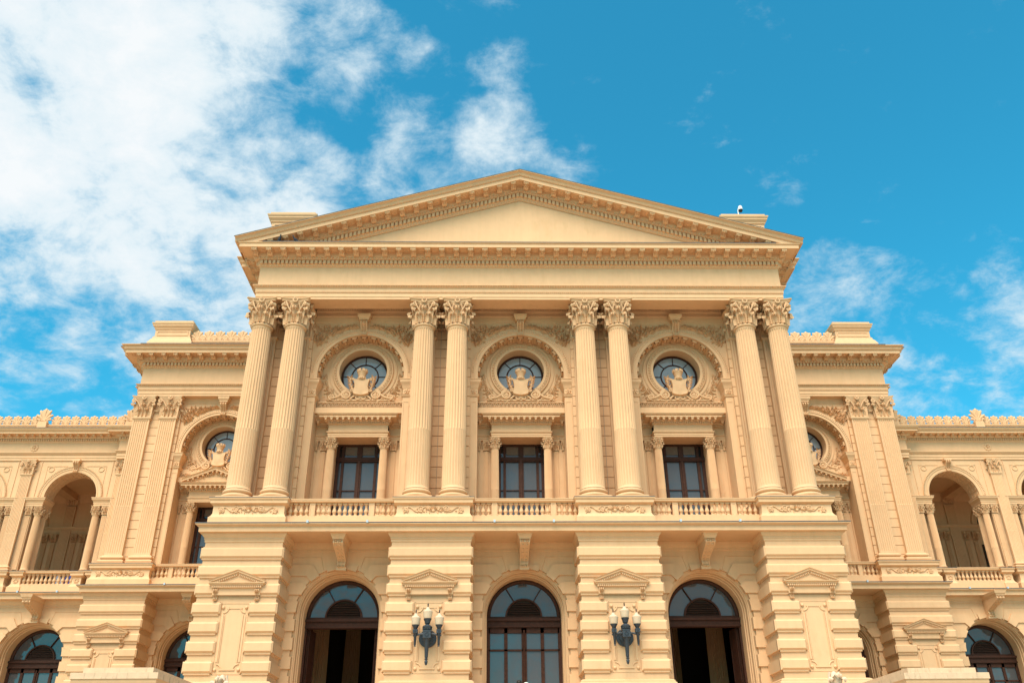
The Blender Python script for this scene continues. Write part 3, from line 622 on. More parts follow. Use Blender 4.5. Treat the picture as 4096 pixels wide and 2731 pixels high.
def upper_bay(xb, dy, kind):
    y = 1.05 + dy
    w = MB(); wall_arch(w, xb - 2.02, xb + 2.02, 8.5, 17.3, xb, 1.72, 15.2, y)
    w.poly([(xb - 2.1, y, 17.3), (xb + 2.1, y, 17.3), (xb + 2.1, y, 18.4), (xb - 2.1, y, 18.4)])
    for s in (-1, 1): w.poly([(xb + s * 1.72, y, 8.5), (xb + s * 1.72, y + 1.1, 8.5), (xb + s * 1.72, y + 1.1, 14.935), (xb + s * 1.72, y, 14.935)])
    wall_round(w, xb - 1.75, xb + 1.75, 13.6, 17.1, xb, 15.56, .965, y + .60)
    w.box(xb - 1.75, xb + 1.75, y + .25, y + .65, 13.60, 13.83)
    w.loft([[(xb - 1.75, y + .42, 14.13), (xb + 1.75, y + .42, 14.13)], [(xb - 1.75, y + .61, 14.29), (xb + 1.75, y + .61, 14.29)]], False)
    for s in (-1, 1):                        # wall round the window
        xa, xc = sorted((xb + s * .92, xb + s * 1.75)); w.box(xa, xc, y + .95, y + 1.4, 8.5, 13.6)
    w.box(xb - .93, xb + .93, y + .95, y + 1.4, 12.68, 13.6)
    part('bay_wall', w)
    a = MB(); a.arc(xb, 15.2, [(1.72, y + .62), (1.72, y - .06), (1.84, y - .06), (1.845, y - .085), (1.86, y - .09), (1.97, y - .05), (2.0, y - .05), (2.0, y)], 0, 180, 48)
    for s in (-1, 1):                        # stilt
        a.loft([[(xb + s * r, yy, z) for r, yy in [(1.72, y + .62), (1.72, y - .06), (1.84, y - .06), (1.845, y - .085), (1.86, y - .09), (1.97, y - .05), (2.0, y - .05), (2.0, y)]] for z in (14.93, 15.2)], False)
    ar = part('archivolt', a)
    for k in range(13):
        t = R(8 + 164 * k / 12); pl = MB().box(-.13, -.10, .06, .54, -.07, .01).box(.10, .13, .06, .54, -.07, .01).box(-.13, .13, .06, .12, -.07, .01).box(-.13, .13, .48, .54, -.07, .01); pl.merge(MB().ell((0, .30, -.03), (.07, .13, .05), 6, 4))
        sub('coffer', pl, ar, loc=(xb + 1.725 * math.cos(t), y, 15.2 + 1.725 * math.sin(t)), rot=(0, -t + math.pi / 2, 0))
    sub('leaf_band', run_arc(xb, 15.2, 1.915, y - .075, 0, 180, 64), ar, kind='stuff')
    imps = {}
    for sd_, P in ((-1, [(xb - 2.02, y), (xb - 1.72, y), (xb - 1.72, y + .62)]), (1, [(xb + 1.72, y + .62), (xb + 1.72, y), (xb + 2.02, y)])):
        imps[sd_] = part('impost', MB().sweep(P, [(0, 14.52), (.02, 14.55), (.03, 14.62), (.07, 14.72), (.11, 14.78), (.12, 14.80), (.12, 14.90), (.14, 14.91), (.14, 14.94), (0, 14.96)]))
        part('impost_moulding', MB().sweep(P, [(0, 14.18), (.04, 14.20), (.05, 14.25), (.07, 14.28), (0, 14.30)]))
    for s in (-1, 1):
        f = MB()
        for k in range(5): a_ = R(72 * k + 90); f.ell((.055 * math.cos(a_), 0, .055 * math.sin(a_)), (.035, .03, .035), 6, 4)
        f.ell((0, -.01, 0), (.03, .03, .03), 6, 4); sub('flower_boss', f, imps[s], loc=(xb + s * 1.87, y - .01, 14.42), sc=1.3)
        f = MB(); f.box(-.10, .10, -.012, .01, 13.95, 13.98); 
        for q in (-1, 1): f.box(q * .10 - .012, q * .10 + .012, -.012, .01, 9, 13.95)
        sub('panel_frame', f, imps[s], loc=(xb + s * 1.87, y, 0))
    part('frieze_band', MB().sweep([(xb - 2.02, y), (xb + 2.02, y)], [(0, 17.24), (.03, 17.26), (.03, 17.30), (.006, 17.32), (.006, 17.52), (.025, 17.53), (.025, 17.78), (.05, 17.80), (.05, 17.86), (.02, 17.88), (.02, 17.98), (.08, 18.02), (.10, 18.10), (.16, 18.14), (.16, 18.4)]).merge(run(MB(), U_LEAF, [(x, y - .11, 18.07) for x in fr(xb - 2, xb + 2, .10)])))
    k = part('keystone', console(.145, .12, y - .26, y - .10, 16.86, 17.52, y + .02).box(-.20, .20, y - .30, y, 17.52, 17.60).sweep([(-.20, y), (-.20, y - .30), (.20, y - .30), (.20, y)], [(0, 17.58), (.05, 17.64), (.07, 17.70), (.07, 17.78), (-.2, 17.79)]), loc=(xb, 0, 0))
    for s in (-1, 1): part('spandrel_foliage', SPAND, loc=(xb, y - .003, 15.2), sc=(s, 1, 1)); part('laurel_garland', GARL, loc=(xb, y + .595, 15.56), sc=(s, 1, 1))
    # oculus
    o = MB(); o.arc(xb, 15.56, [(1.38, y + .6), (1.38, y + .57), (1.33, y + .56), (1.30, y + .585), (1.24, y + .585), (1.22, y + .52), (1.17, y + .50), (1.09, y + .52), (1.07, y + .50), (.965, y + .50), (.965, y + 1.12)], 0, 360, 56)
    oc = part('oculus_surround', o); sub('egg_and_dart_band', run_arc(xb, 15.56, 1.13, y + .50, 0, 360, 58, egg=True), oc, kind='stuff')
    yg = y + 1.08; fm = MB(); fm.arc(xb, 15.56, [(.98, yg + .06), (.98, yg - .05), (.885, yg - .05), (.885, yg + .06)], 0, 360, 48); fm.arc(xb, 15.56, [(.57, yg + .03), (.57, yg - .03), (.52, yg - .03), (.52, yg + .03)], 0, 360, 40)
    for k in range(8): t = MB().box(.55, .90, -.03, .03, -.015, .015); fm.merge(t, Matrix.Translation((xb, yg, 15.56)) @ Matrix.Rotation(R(-45 * k), 4, 'Y'))
    ow = part('oculus_window', fm, 'dark_wood')
    for k in range(8):
        q = [(.56 * math.cos(R(45 * k + 45 * i / 6)), .56 * math.sin(R(45 * k + 45 * i / 6))) for i in range(7)] + [(.9 * math.cos(R(45 * k + 45 - 45 * i / 6)), .9 * math.sin(R(45 * k + 45 - 45 * i / 6))) for i in range(7)]
        sub('pane', MB().prism(q, yg, yg + .01), ow, 'oculus_glass', loc=(xb, 0, 15.56), smooth=0)
    sub('pane', MB().prism([(.54 * math.cos(R(10 * i)), .54 * math.sin(R(10 * i))) for i in range(36)], yg, yg + .01), ow, 'oculus_glass', loc=(xb, 0, 15.56), smooth=0)
    # aedicule
    hb = 1.165
    P = [(xb - 1.72, y + .85), (xb - hb, y + .85), (xb - hb, y + .45), (xb + hb, y + .45), (xb + hb, y + .85), (xb + 1.72, y + .85)]
    ae = part('window_aedicule', MB().sweep(P, SENT).box(xb - hb, xb + hb, y + .46, y + .95, 12.68, 13.5))
    dd = run(MB(), U_SDENT, [(x, y + .45 - .05, 13.205) for x in fr(xb - hb, xb + hb, .085)] + [(x, y + .85 - .05, 13.205) for x in fr(xb - 1.72, xb - hb - .08, .085) + fr(xb + hb + .08, xb + 1.72, .085)])
    sub('dentil_course', dd, ae, kind='stuff')
    for x in fr(-1.36, 1.36, .226): sub('modillion', SMODIL, ae, loc=(xb + x, y + .45 - .14, 13.382))
    for s in (-1, 1): sub('modillion', SMODIL, ae, loc=(xb + s * 1.62, y + .85 - .14, 13.382))
    for s in (-1, 1):
        c = part('column', SHAFT, loc=(xb + s * 1.03, y + .65, 9.52), sc=(.38, .38, .381)); sub('base', COLBASE, c); sub('astragal', ASTRAGAL, c); sub('capital', CAPITAL, c, loc=(0, 0, 7.23))
        for x in (1.37, 1.735): c = part('pilaster', PILSH, loc=(xb + s * x, y + .95, 9.52), sc=(.21, .30, .381)); sub('capital', PILCAP, c, loc=(0, 0, 7.23), sc=(1.25, 1.2, 1))
        part('column_pedestal', MB().box(xb + s * 1.03 - .26, xb + s * 1.03 + .26, y + .38, y + .95, 8.5, 9.52))
    if kind == 'band':
        ob = part('balcony_parapet', MB().sweep([(xb - 1.72, y + .43), (xb + 1.72, y + .43)], [(.03, 13.50), (.03, 13.74), (0, 13.76), (-.05, 13.765), (-.05, 14.095), (0, 14.10), (.03, 14.11), (.03, 14.14), (-.1, 14.15)]))
        sub('arched_ornament_band', ARCADELET, ob, loc=(xb, y + .475, 13.765), sc=(1, 2.0, 1.25), kind='stuff')
    else:
        hp = 1.50; ya = y + .45 - .36; q = MB()
        RP = [(0, 0), (-.03, .02), (-.05, .06), (-.05, .12), (-.20, .13), (-.20, .20), (-.22, .22), (-.26, .27), (.3, .28)]
        for s in (-1, 1): q.loft([[(xb + s * x, ya + .22 + o, 13.50 + .58 * (1 - x / hp) + h - .05) for o, h in RP] for x in (hp, 0)], False)
        q.poly([(xb - hp, ya + .20, 13.5), (xb + hp, ya + .20, 13.5), (xb, ya + .20, 14.10)])
        q.box(xb - 1.75, xb + 1.75, y + .40, y + .65, 13.5, 14.28)
        pd = part('window_pediment', q)
        for s in (-1, 1):
            for k in range(6): sub('modillion', SMODIL, pd, loc=(xb + s * (.12 + .22 * k), ya + .18, 13.50 + .58 * (1 - (.12 + .22 * k) / hp) + .085), rot=(0, s * R(20), 0))
            sub('scroll_relief', RINC, pd, loc=(xb + s * 1.45, y + .39, 13.98), sc=(.42, 1, .8))
        sub('dentil_course', run(MB(), U_SDENT, [(xb + s * x, ya + .17, 13.50 + .58 * (1 - x / hp) - .06) for s in (-1, 1) for x in fr(.03, 1.2, .085)]), pd, kind='stuff')
    ca = part('coat_of_arms', ARMS['scrollwork'], loc=(xb, y + .45, 14.22), sc=(1, 1, .95))
    sub('shield', ARMS['shield'], ca); sub('crown', ARMS['crown'], ca); sub('branch', ARMS['branch1'], ca); sub('branch', ARMS['branch-1'], ca)
    # window
    yw = y + 1.35; f = MB()
    f.box(xb - .92, xb + .92, yw - .06, yw + .1, 12.60, 12.72)
    for x0, x1 in ((-.92, -.80), (-.70, -.60), (-.10, .0), (0, .10), (.60, .70), (.80, .92)): f.box(xb + x0, xb + x1, yw - .05, yw + .08, 9.0, 12.6)
    f.box(xb - .92, xb + .92, yw - .10, yw + .08, 11.96, 12.13); f.box(xb - .92, xb + .92, yw - .13, yw + .08, 12.02, 12.07); f.box(xb - .035, xb + .035, yw - .09, yw, 9, 11.96)
    f.box(xb - .8, xb + .8, yw - .03, yw + .05, 10.77, 10.80)
    wn = part('window', f, 'dark_wood')
    for x0, x1 in ((-.80, -.70), (-.60, -.10), (.10, .60), (.70, .80)):
        for z0, z1, mt in ((9.0, 10.77, 'window_glass'), (10.80, 11.96, 'window_glass'), (12.13, 12.6, 'dark_glass')): sub('pane', MB().box(xb + x0, xb + x1, yw + .02, yw + .03, z0, z1), wn, mt, smooth=0)
    for x0, x1 in ((-.58, -.06), (.06, .58)): sub('roller_blind', MB().box(xb + x0, xb + x1, yw + .0, yw + .012, 12.25, 12.6), wn, 'blind', smooth=0)
COFF = MB().box(-.075, .075, -.10, .10, -.025, .01).mesh("coffer", "ochre_plaster")
def run_arc(cx, cz, r, y, a0, a1, n, egg=False):
    m = MB()
    for k in range(n):
        a = R(a0 + (a1 - a0) * (k + .5) / n)
        m.merge(U_EGG if egg else U_LEAF, Matrix.Translation((cx + r * math.cos(a), y, cz + r * math.sin(a))) @ Matrix.Rotation(-a + math.pi / 2, 4, 'Y') @ Matrix.Scale(.85 if egg else 1.0, 4))
    return m
# scrolling relief, 2 m wide, centred, facing -y
m = MB()
for s in (-1, 1):
    m.tube([(s * (.18 + .8 * u), -.012, .07 * math.sin(u * 9 + .6)) for u in [i / 24 for i in range(25)]], .020, 5)
    for cx, cz, r, sg in ((.42, .015, .095, 1), (.93, -.02, .085, -1), (.17, .04, .06, -1)): m.tube(spiral_pts((s * cx, -.02, cz), r, 1.9, 26, s * sg, -60), lambda u: .022 - .010 * u, 5); m.ell((s * cx, -.02, cz), (.03, .025, .03), 6, 4)
    rnd = random.Random(4)
    for k in range(26): x = rnd.uniform(.1, 1.02); leafy(m, s * x, -.003, rnd.uniform(-.08, .08), rnd.uniform(0, 6.28), rnd.uniform(.07, .13), .04, .03)
for k in range(5): leafy(m, 0, -.005, -.03, R(90 + 32 * (k - 2)), .15, .05, .05)
m.ell((0, -.01, -.04), (.07, .03, .05), 8, 5)
RINC = m.mesh('scroll_relief', 'ochre_plaster')
for xb in (-6.4, 0, 6.4): upper_bay(xb, 0, 'band')
for xb in (-14.38, 14.38): upper_bay(xb, 8.17, 'pediment')
# ---------------------------------------------------------------- pedestals, balustrades, ledge
PEDP = [(.10, 8.49), (.10, 8.80), (.07, 8.82), (.03, 8.88), (.01, 8.93), (0, 8.95), (0, 9.22), (.02, 9.23), (.05, 9.27), (.09, 9.29), (.10, 9.30), (.10, 9.40), (.13, 9.42), (.15, 9.46), (.15, 9.495), (-.6, 9.50)]
def pedestal(x0, x1, dy, back=1.7, yf=-.70, relief=True, prof=PEDP, name='pedestal'):
    y = yf + dy; P = [(x0, y + back), (x0, y), (x1, y), (x1, y + back)]
    p_ = part(name, MB().sweep(P, prof))
    if relief: sub('scroll_relief', RINC, p_, loc=((x0 + x1) / 2, y, 9.085), sc=((x1 - x0) / 2.45, 1.2, 1.15))
    sub('flashing', MB().sweep(P, [(.152, 9.478), (.156, 9.485), (.156, 9.502), (.1, 9.506)]), p_, 'lead_flashing'); return p_
def balustrade(xb, half, dy, groups, dies=(), y=-.35, step=None):
    yy = y + dy; m = MB(); x0, x1 = xb - half, xb + half
    m.sweep([(x0, yy - .12), (x1, yy - .12)], [(-.1, 9.395), (0, 9.395), (.02, 9.41), (.05, 9.43), (.06, 9.44), (.06, 9.485), (.08, 9.50), (.08, 9.525), (-.15, 9.53)])
    m.box(x0, x1, yy - .10, yy + .14, 9.395, 9.52); m.box(x0, x1, yy - .20, yy + .18, 8.49, 8.78); m.box(x0, x1, yy - .14, yy + .14, 8.78, 8.91)
    b_ = part('balustrade', m)
    for d in dies:
        k = MB().box(d - .10, d + .10, yy - .105, yy + .1, 8.91, 9.395); k.box(d - .085, d - .06, yy - .115, yy, 8.96, 9.35); k.box(d + .06, d + .085, yy - .115, yy, 8.96, 9.35); k.box(d - .06, d + .06, yy - .115, yy, 9.33, 9.35); sub('balustrade_die', k, b_)
    for g0, g1, n in groups:
        for i in range(n): sub('baluster', BALUSTER, b_, loc=(g0 + (g1 - g0) * (i + .5) / n, yy, 8.91))
    return b_
def bal_groups(xb): return [(xb - 1.92, xb - 1.15, 4), (xb - .93, xb + .93, 10), (xb + 1.15, xb + 1.92, 4)]
for s in (-1, 1):
    for a, b_ in ((8.35, 10.82), (1.90, 4.45)): pedestal(min(s * a, s * b_), max(s * a, s * b_), 0)
    pedestal(min(s * 16.25, s * 18.78), max(s * 16.25, s * 18.78), 9.2)
    balustrade(s * 6.4, 1.95, 0, bal_groups(s * 6.4), (s * 6.4 - 1.04, s * 6.4 + 1.04))
    balustrade(s * 14.38, 1.88, 9.2, bal_groups(s * 14.38), (s * 14.38 - 1.04, s * 14.38 + 1.04))
balustrade(0, 1.92, 0, bal_groups(0), (-1.04, 1.04))
LED = [(-1.5, 8.19), (.21, 8.19), (.21, 8.355), (.235, 8.36), (.26, 8.39), (.30, 8.40), (.32, 8.415), (.32, 8.46), (-1.5, 8.50)]
LFL = [(.322, 8.448), (.335, 8.45), (.335, 8.478), (.25, 8.486)]
CLIP = MB().box(-.035, .035, -.05, .04, -.03, .05).merge(MB().lathe([(.0, -.04), (.025, -.04), (.025, .0)], 8)).mesh('cable_clip', 'pale_metal')
def ledge(P, clips):
    l = part('ledge', MB().sweep(P, LED)); sub('flashing', MB().sweep(P, LFL), l, 'lead_flashing')
    for x, y in clips: sub('cable_clip', CLIP, l, loc=(x, y, 8.47))
    return l
PX = 10.83
ledge([(-PX, 9), (-PX, -.95), (PX, -.95), (PX, 9)], [(x, -1.30) for x in (-7.37, -5.35, -1.04, .98, 5.31, 7.35)])
for s in (-1, 1):
    P = [(-18.72, 12), (-18.72, 8.25), (-PX, 8.25)]; Q = [(-34, 9.65), (-18.72, 9.65)]
    if s > 0: P = [(-x, y) for x, y in P][::-1]; Q = [(-x, y) for x, y in Q][::-1]
    ledge(P, [(s * 15.27, 7.92)]); ledge(Q, [(s * 20.48, 9.32), (s * 22.22, 9.32)])
# ---------------------------------------------------------------- rusticated piers
CZ = [7.30 - .605 * k for k in range(7)]
CAPP = [(0, 7.88), (.03, 7.90), (.03, 7.97), (.05, 7.98), (.05, 8.04), (.08, 8.07), (.11, 8.12), (.13, 8.15), (.13, 8.2)]
def niche(xc, y):
    m = MB(); hw = .80; ht = .36; yf = y - .24
    RPf = [(.10, 0), (.06, .01), (.05, .05), (0, .06), (0, .10), (-.03, .12), (-.04, .14), (.2, .15)]
    for s in (-1, 1): m.loft([[(xc + s * x, yf + o, 6.45 + .335 * (1 - x / .92) + h) for o, h in RPf] for x in (.92, 0)], False)
    m.poly([(xc - .9, yf + .10, 6.45), (xc + .9, yf + .10, 6.45), (xc, yf + .10, 6.80)])
    m.sweep([(xc - hw, y + .1), (xc - hw, yf + .10), (xc + hw, yf + .10), (xc + hw, y + .1)], [(-.02, 6.12), (-.02, 6.33), (0, 6.34), (.02, 6.35), (.02, 6.41), (.07, 6.42), (.07, 6.45), (.10, 6.46), (.12, 6.49), (.12, 6.51), (-.1, 6.52)])
    m.box(xc - .80, xc + .80, y - .04, y + .05, 6.09, 6.16)
    n = part('niche_hood', m)
    d = run(MB(), MB().box(-.02, .02, -.045, .02, 0, .06), [(x, yf + .075, 6.345) for x in fr(xc - .82, xc + .82, .066)])
    for s in (-1, 1): d = run(d, MB().box(-.018, .018, -.05, .02, 0, .055), [(xc + s * x, yf + .09, 6.45 + .335 * (1 - x / .92) - .035) for x in fr(.02, .72, .058)])
    sub('dentil_course', d, n, kind='stuff')
    for s in (-1, 1): sub('bracket', console(.068, .06, y - .17, y - .06, 5.94, 6.32, y + .05), n, loc=(xc + s * .68, 0, 0))
    f = MB(); x0, x1, z0, z1 = -.455, .455, 3.68, 5.88
    for (a, b_, c, d_) in ((x0, x1, z0, z0 + .02), (x0, x1, z1 - .02, z1), (x0, x0 + .02, z0, z1), (x1 - .02, x1, z0, z1)): f.box(xc + a, xc + b_, y - .012, y + .02, c, d_)
    f.box(xc - .25, xc + .25, y - .03, y, 3.80, 3.85); f.box(xc - .25, xc + .25, y - .02, y, 5.70, 5.73)
    for s in (-1, 1): f.box(xc + s * .36 - .03, xc + s * .36 + .03, y - .022, y, 4.05, 5.5); f.box(xc + s * .30 - .01, xc + s * .30 + .01, y - .03, y, 4.05, 5.5)
    for s in (-1, 1):
        for zc, sg in ((3.82, 1), (5.74, -1)):
            f.tube([(xc + s * (.36 - .17 * math.cos(R(t))), y - .01, zc + sg * .17 * math.sin(R(t))) for t in range(0, 91, 15)], .022, 5)
            f.ell((xc + s * .375, y - .02, zc), (.055, .05, .055), 8, 6)
    sub('panel', f, n); return n
def pier(x0, x1, dy, hood=True, yb=.5, ox=None):
    y = -.88 + dy
    c = part('pier', MB().box(x0, x1, y, yb + dy, -1.6, 8.2).sweep([(x0, yb + dy), (x0, y), (x1, y), (x1, yb + dy)], CAPP).sweep([(x0, yb + dy), (x0, y), (x1, y), (x1, yb + dy)], [(.22, -1.6), (.22, 3.30), (.20, 3.36), (.16, 3.38), (.16, 3.42), (.10, 3.46), (0, 3.48)]))
    for k, z in enumerate(CZ):
        if k < 3 or not hood: spans = [(x0 - .03, x1 + .03, True, True)]
        else: spans = [(x0 - .03, x0 + .80, True, True), (x1 - .80, x1 + .03, True, True)]
        for a, b_, l, r_2 in spans: sub('stone_block', stone(MB(), a, b_, y - .05, (yb + dy) if k < 3 else (yb + dy), z, z + .43, left=l, right=r_2) if (k < 3 or not hood) else stone_half(a, b_, y, yb + dy, z, a < (x0 + x1) / 2 - .01), c, smooth=0)
    if hood: niche((x0 + x1) / 2, y)
    return c
def stone_half(a, b_, y, yb, z, leftside):
    """side stone flanking the niche: only the outer end runs back along the pier"""
    m = MB(); stone(m, a, b_, y - .05, y + .05, z, z + .43)
    if leftside: stone(m, a, a + .3, y + .02, yb, z, z + .43, right=False)
    else: stone(m, b_ - .3, b_, y + .02, yb, z, z + .43, left=False)
    return m
for s in (-1, 1):
    for a, b_ in ((8.22, PX), (1.85, 4.53)): pier(min(s * a, s * b_), max(s * a, s * b_), 0)
    pier(min(s * 16.14, s * 18.75), max(s * 16.14, s * 18.75), 9.2); 
    part('wall', MB().box(min(s * 10.6, s * 12.55), max(s * 10.6, s * 12.55), 8.4, 9.7, -1.6, 8.2)); part('wall', MB().box(min(s * 10.5, s * 10.8), max(s * 10.5, s * 10.8), .4, 8.5, -1.6, 8.2))
# ---------------------------------------------------------------- lower bays with arched doors
VZ = [(7.05, 7.44, 45, 32), (6.42, 6.82, 66, 53.5), (5.82, 6.20, 90, 75)]
JR = [(1.52, .45), (1.52, .58), (1.45, .60), (1.45, .62), (1.41, .64), (1.41, .70), (1.38, .72), (1.38, .92), (1.345, .94), (1.345, 1.05), (1.31, 1.07), (1.31, 1.7)]
def lower_bay(xb, dy, half, door, zlow=1.75):
    y = .45 + dy; w = MB(); wall_arch(w, xb - half, xb + half, -1.6, 8.2, xb, 1.52, 5.83, y, 36, zfloor=zlow)
    bw = part('bay_wall', w)
    m = MB().arc(xb, 5.83, [(r, yy + dy) for r, yy in JR], 0, 180, 48)
    for s in (-1, 1): m.loft([[(xb + s * r, yy + dy, z) for r, yy in JR] for z in (zlow, 5.83)], False)
    part('door_surround', m)
    part('bay_cornice', MB().sweep([(xb - half, y), (xb + half, y)], [(0, 7.90), (.03, 7.92), (.03, 8.0), (.06, 8.02), (.12, 8.12), (.14, 8.2)]))
    for s in (-1, 1):
        for zb, zt, fb, ft in VZ:
            pb, pt = R(fb), R(ft); r = 1.45
            bx = (lambda z, f: r * math.sin(f) + .0 if f > R(88) else max((z - 5.83) * math.tan(f), r * math.sin(f)))
            pts = [(half - .01, zb)] + ([(bx(zb, pb), zb)] if fb < 89 else []) + [(r * math.sin(pb + (pt - pb) * i / 6), 5.83 + r * math.cos(pb + (pt - pb) * i / 6)) for i in range(7)] + [(bx(zt, pt), zt), (half - .01, zt)]
            pts = [(xb + s * x, z) for x, z in pts]; sub('voussoir', MB().prism(pts, y - .06, y + .13), bw, smooth=0)
        z = 5.22
        while z > 2.5:
            a, b_ = sorted((xb + s * 1.45, xb + s * (half - .01))); sub('stone_block', MB().box(a, b_, y - .06, y + .13, z, z + .385), bw, smooth=0); z -= .605
        q = [(0, 7.70), (.74, 7.70), (r_in(.40), 0)] if 0 else None
        f = MB(); f.tube([(xb + s * (half - .02), y - .004, 7.70), (xb + s * .76, y - .004, 7.70), (xb + s * .60, y - .004, 7.16)], .014, 4); sub('joint_moulding', f, bw)
    # crown key course
    sub('voussoir', MB().prism([(xb + 1.45 * math.sin(R(t)), 5.83 + 1.45 * math.cos(R(t))) for t in range(-20, 21, 5)] + [(xb + .56, 7.42), (xb - .56, 7.42)], y - .045, y + .13), bw, smooth=0)
    part('console', console(.178, .135, -.78 + dy, .22 + dy, 7.27, 8.03, y + .05).box(-.19, .19, -.86 + dy, y, 8.0, 8.06).sweep([(-.19, y), (-.19, -.86 + dy), (.19, -.86 + dy), (.19, y)], [(0, 8.02), (.02, 8.07), (.05, 8.10), (.05, 8.13), (.08, 8.18), (.08, 8.2)]).box(-.17, .17, .20 + dy, y, 7.20, 7.32), loc=(xb, 0, 0))
    # door
    yd = 1.56 + dy; f = MB()
    f.arc(xb, 5.83, [(1.32, yd + .1), (1.32, yd - .04), (1.26, yd - .06), (1.19, yd - .02), (1.17, yd + .1)], 0, 180, 40)
    f.arc(xb, 5.83, [(.66, yd + .1), (.66, yd - .05), (.60, yd - .05), (.60, yd + .1)], 0, 180, 32)
    for t in (58, 122): q = MB().box(.64, 1.2, -.04, .06, -.015, .015); f.merge(q, Matrix.Translation((xb, yd, 5.83)) @ Matrix.Rotation(R(-t), 4, 'Y'))
    f.box(xb - 1.32, xb + 1.32, yd - .08, yd + .12, 5.47, 5.80); f.box(xb - 1.32, xb + 1.32, yd - .16, yd + .1, 5.70, 5.78); f.box(xb - 1.32, xb + 1.32, yd - .12, yd + .1, 5.49, 5.54); f.box(xb - 1.32, xb + 1.32, yd - .04, yd + .1, 5.78, 5.86)
    for s in (-1, 1): a, b_ = sorted((xb + s * 1.32, xb + s * 1.24)); f.box(a, b_, yd - .05, yd + .12, zlow, 5.5)
    dr = part('door', f, 'dark_wood')
    for a0, a1 in ((0, 57), (59, 121), (123, 180)):
        q = [(xb + .66 * math.cos(R(a0 + (a1 - a0) * i / 8)), 5.83 + .66 * math.sin(R(a0 + (a1 - a0) * i / 8))) for i in range(9)] + [(xb + 1.19 * math.cos(R(a1 - (a1 - a0) * i / 8)), 5.83 + 1.19 * math.sin(R(a1 - (a1 - a0) * i / 8))) for i in range(9)]
        sub('fanlight_pane', MB().prism(q, yd + .04, yd + .05), dr, 'window_glass', smooth=0)
    for k in range(6):
        z = 5.88 + .082 * k; hw = math.sqrt(max(.01, .60 ** 2 - (z - 5.83 + .05) ** 2)); sl = MB(); sl.add([(xb - hw, yd - .03, z), (xb + hw, yd - .03, z), (xb + hw, yd + .05, z + .07), (xb - hw, yd + .05, z + .07), (xb - hw, yd - .02, z - .012), (xb + hw, yd - .02, z - .012)], [(0, 1, 2, 3), (4, 5, 1, 0)]); sub('louvre_slat', sl, dr, 'louvre', smooth=0)
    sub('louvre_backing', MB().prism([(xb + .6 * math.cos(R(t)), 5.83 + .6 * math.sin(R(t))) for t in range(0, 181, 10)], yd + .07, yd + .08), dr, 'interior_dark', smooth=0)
    if door == 'open':
        for s in (-1, 1):                    # leaves folded inwards
            lf = MB().box(-.03, .03, 0, .62, zlow, 5.46); lf.box(-.045, .045, 0, .05, zlow, 5.46); lf.box(-.045, .045, .57, .62, zlow, 5.46)
            sub('door_leaf', lf, dr, 'dark_wood', loc=(xb + s * 1.18, yd + .08, 0), rot=(0, 0, s * R(8)))
    else:
        xs = [(-1.19, -.70), (-.58, -.09), (.09, .58), (.70, 1.19)]
        lf = MB()
        for a, b_ in ((-1.24, -1.19), (-.70, -.58), (-.09, .09), (.58, .70), (1.19, 1.24)): lf.box(xb + a, xb + b_, yd - .03, yd + .06, zlow, 5.47)
        lf.box(xb - 1.24, xb + 1.24, yd - .03, yd + .06, 4.70, 4.76); lf.box(xb - 1.24, xb + 1.24, yd - .03, yd + .06, 5.30, 5.47); lf.tube([(xb, yd - .05, zlow), (xb, yd - .05, 5.40)], .035, 8); lf.box(xb - 1.24, xb + 1.24, yd - .03, yd + .06, zlow, zlow + .5)
        sub('door_leaf', lf, dr, 'dark_wood')
        for a, b_ in xs:
            for z0, z1 in ((zlow + .5, 4.70), (4.76, 5.30)):
                pn = sub('pane', MB().box(xb + a, xb + b_, yd + .03, yd + .04, z0, z1), dr, 'window_glass', smooth=0)
def r_in(a): return a
lower_bay(0, 0, 1.86, 'glazed')
for s in (-1, 1):
    lower_bay(s * 6.375, 0, 1.86, 'open'); lower_bay(s * 14.38, 9.2, 1.80, 'glazed')
    for xw in (21.37, 25.93): lower_bay(s * xw, 9.45, 2.28, 'glazed')
    part('wall', MB().box(min(s * 18.7, s * 19.10), max(s * 18.7, s * 19.10), 9.75, 10.5, -1.6, 8.2))
# entrance hall seen through the open doors
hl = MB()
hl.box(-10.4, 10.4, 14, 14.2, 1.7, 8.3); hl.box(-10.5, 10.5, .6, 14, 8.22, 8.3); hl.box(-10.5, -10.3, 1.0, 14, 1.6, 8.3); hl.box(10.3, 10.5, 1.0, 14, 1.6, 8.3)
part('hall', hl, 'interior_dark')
for x, y in ((-8.25, 7.4), (-7.55, 11.5), (8.15, 7.4), (7.0, 11.0), (-4.6, 9.0), (4.6, 9.5)): c = part('column', SHAFT, loc=(x, y, 1.75), sc=(.9, .9, .78)); sub('base', COLBASE, c); sub('capital', CAPITAL, c, loc=(0, 0, 7.23))
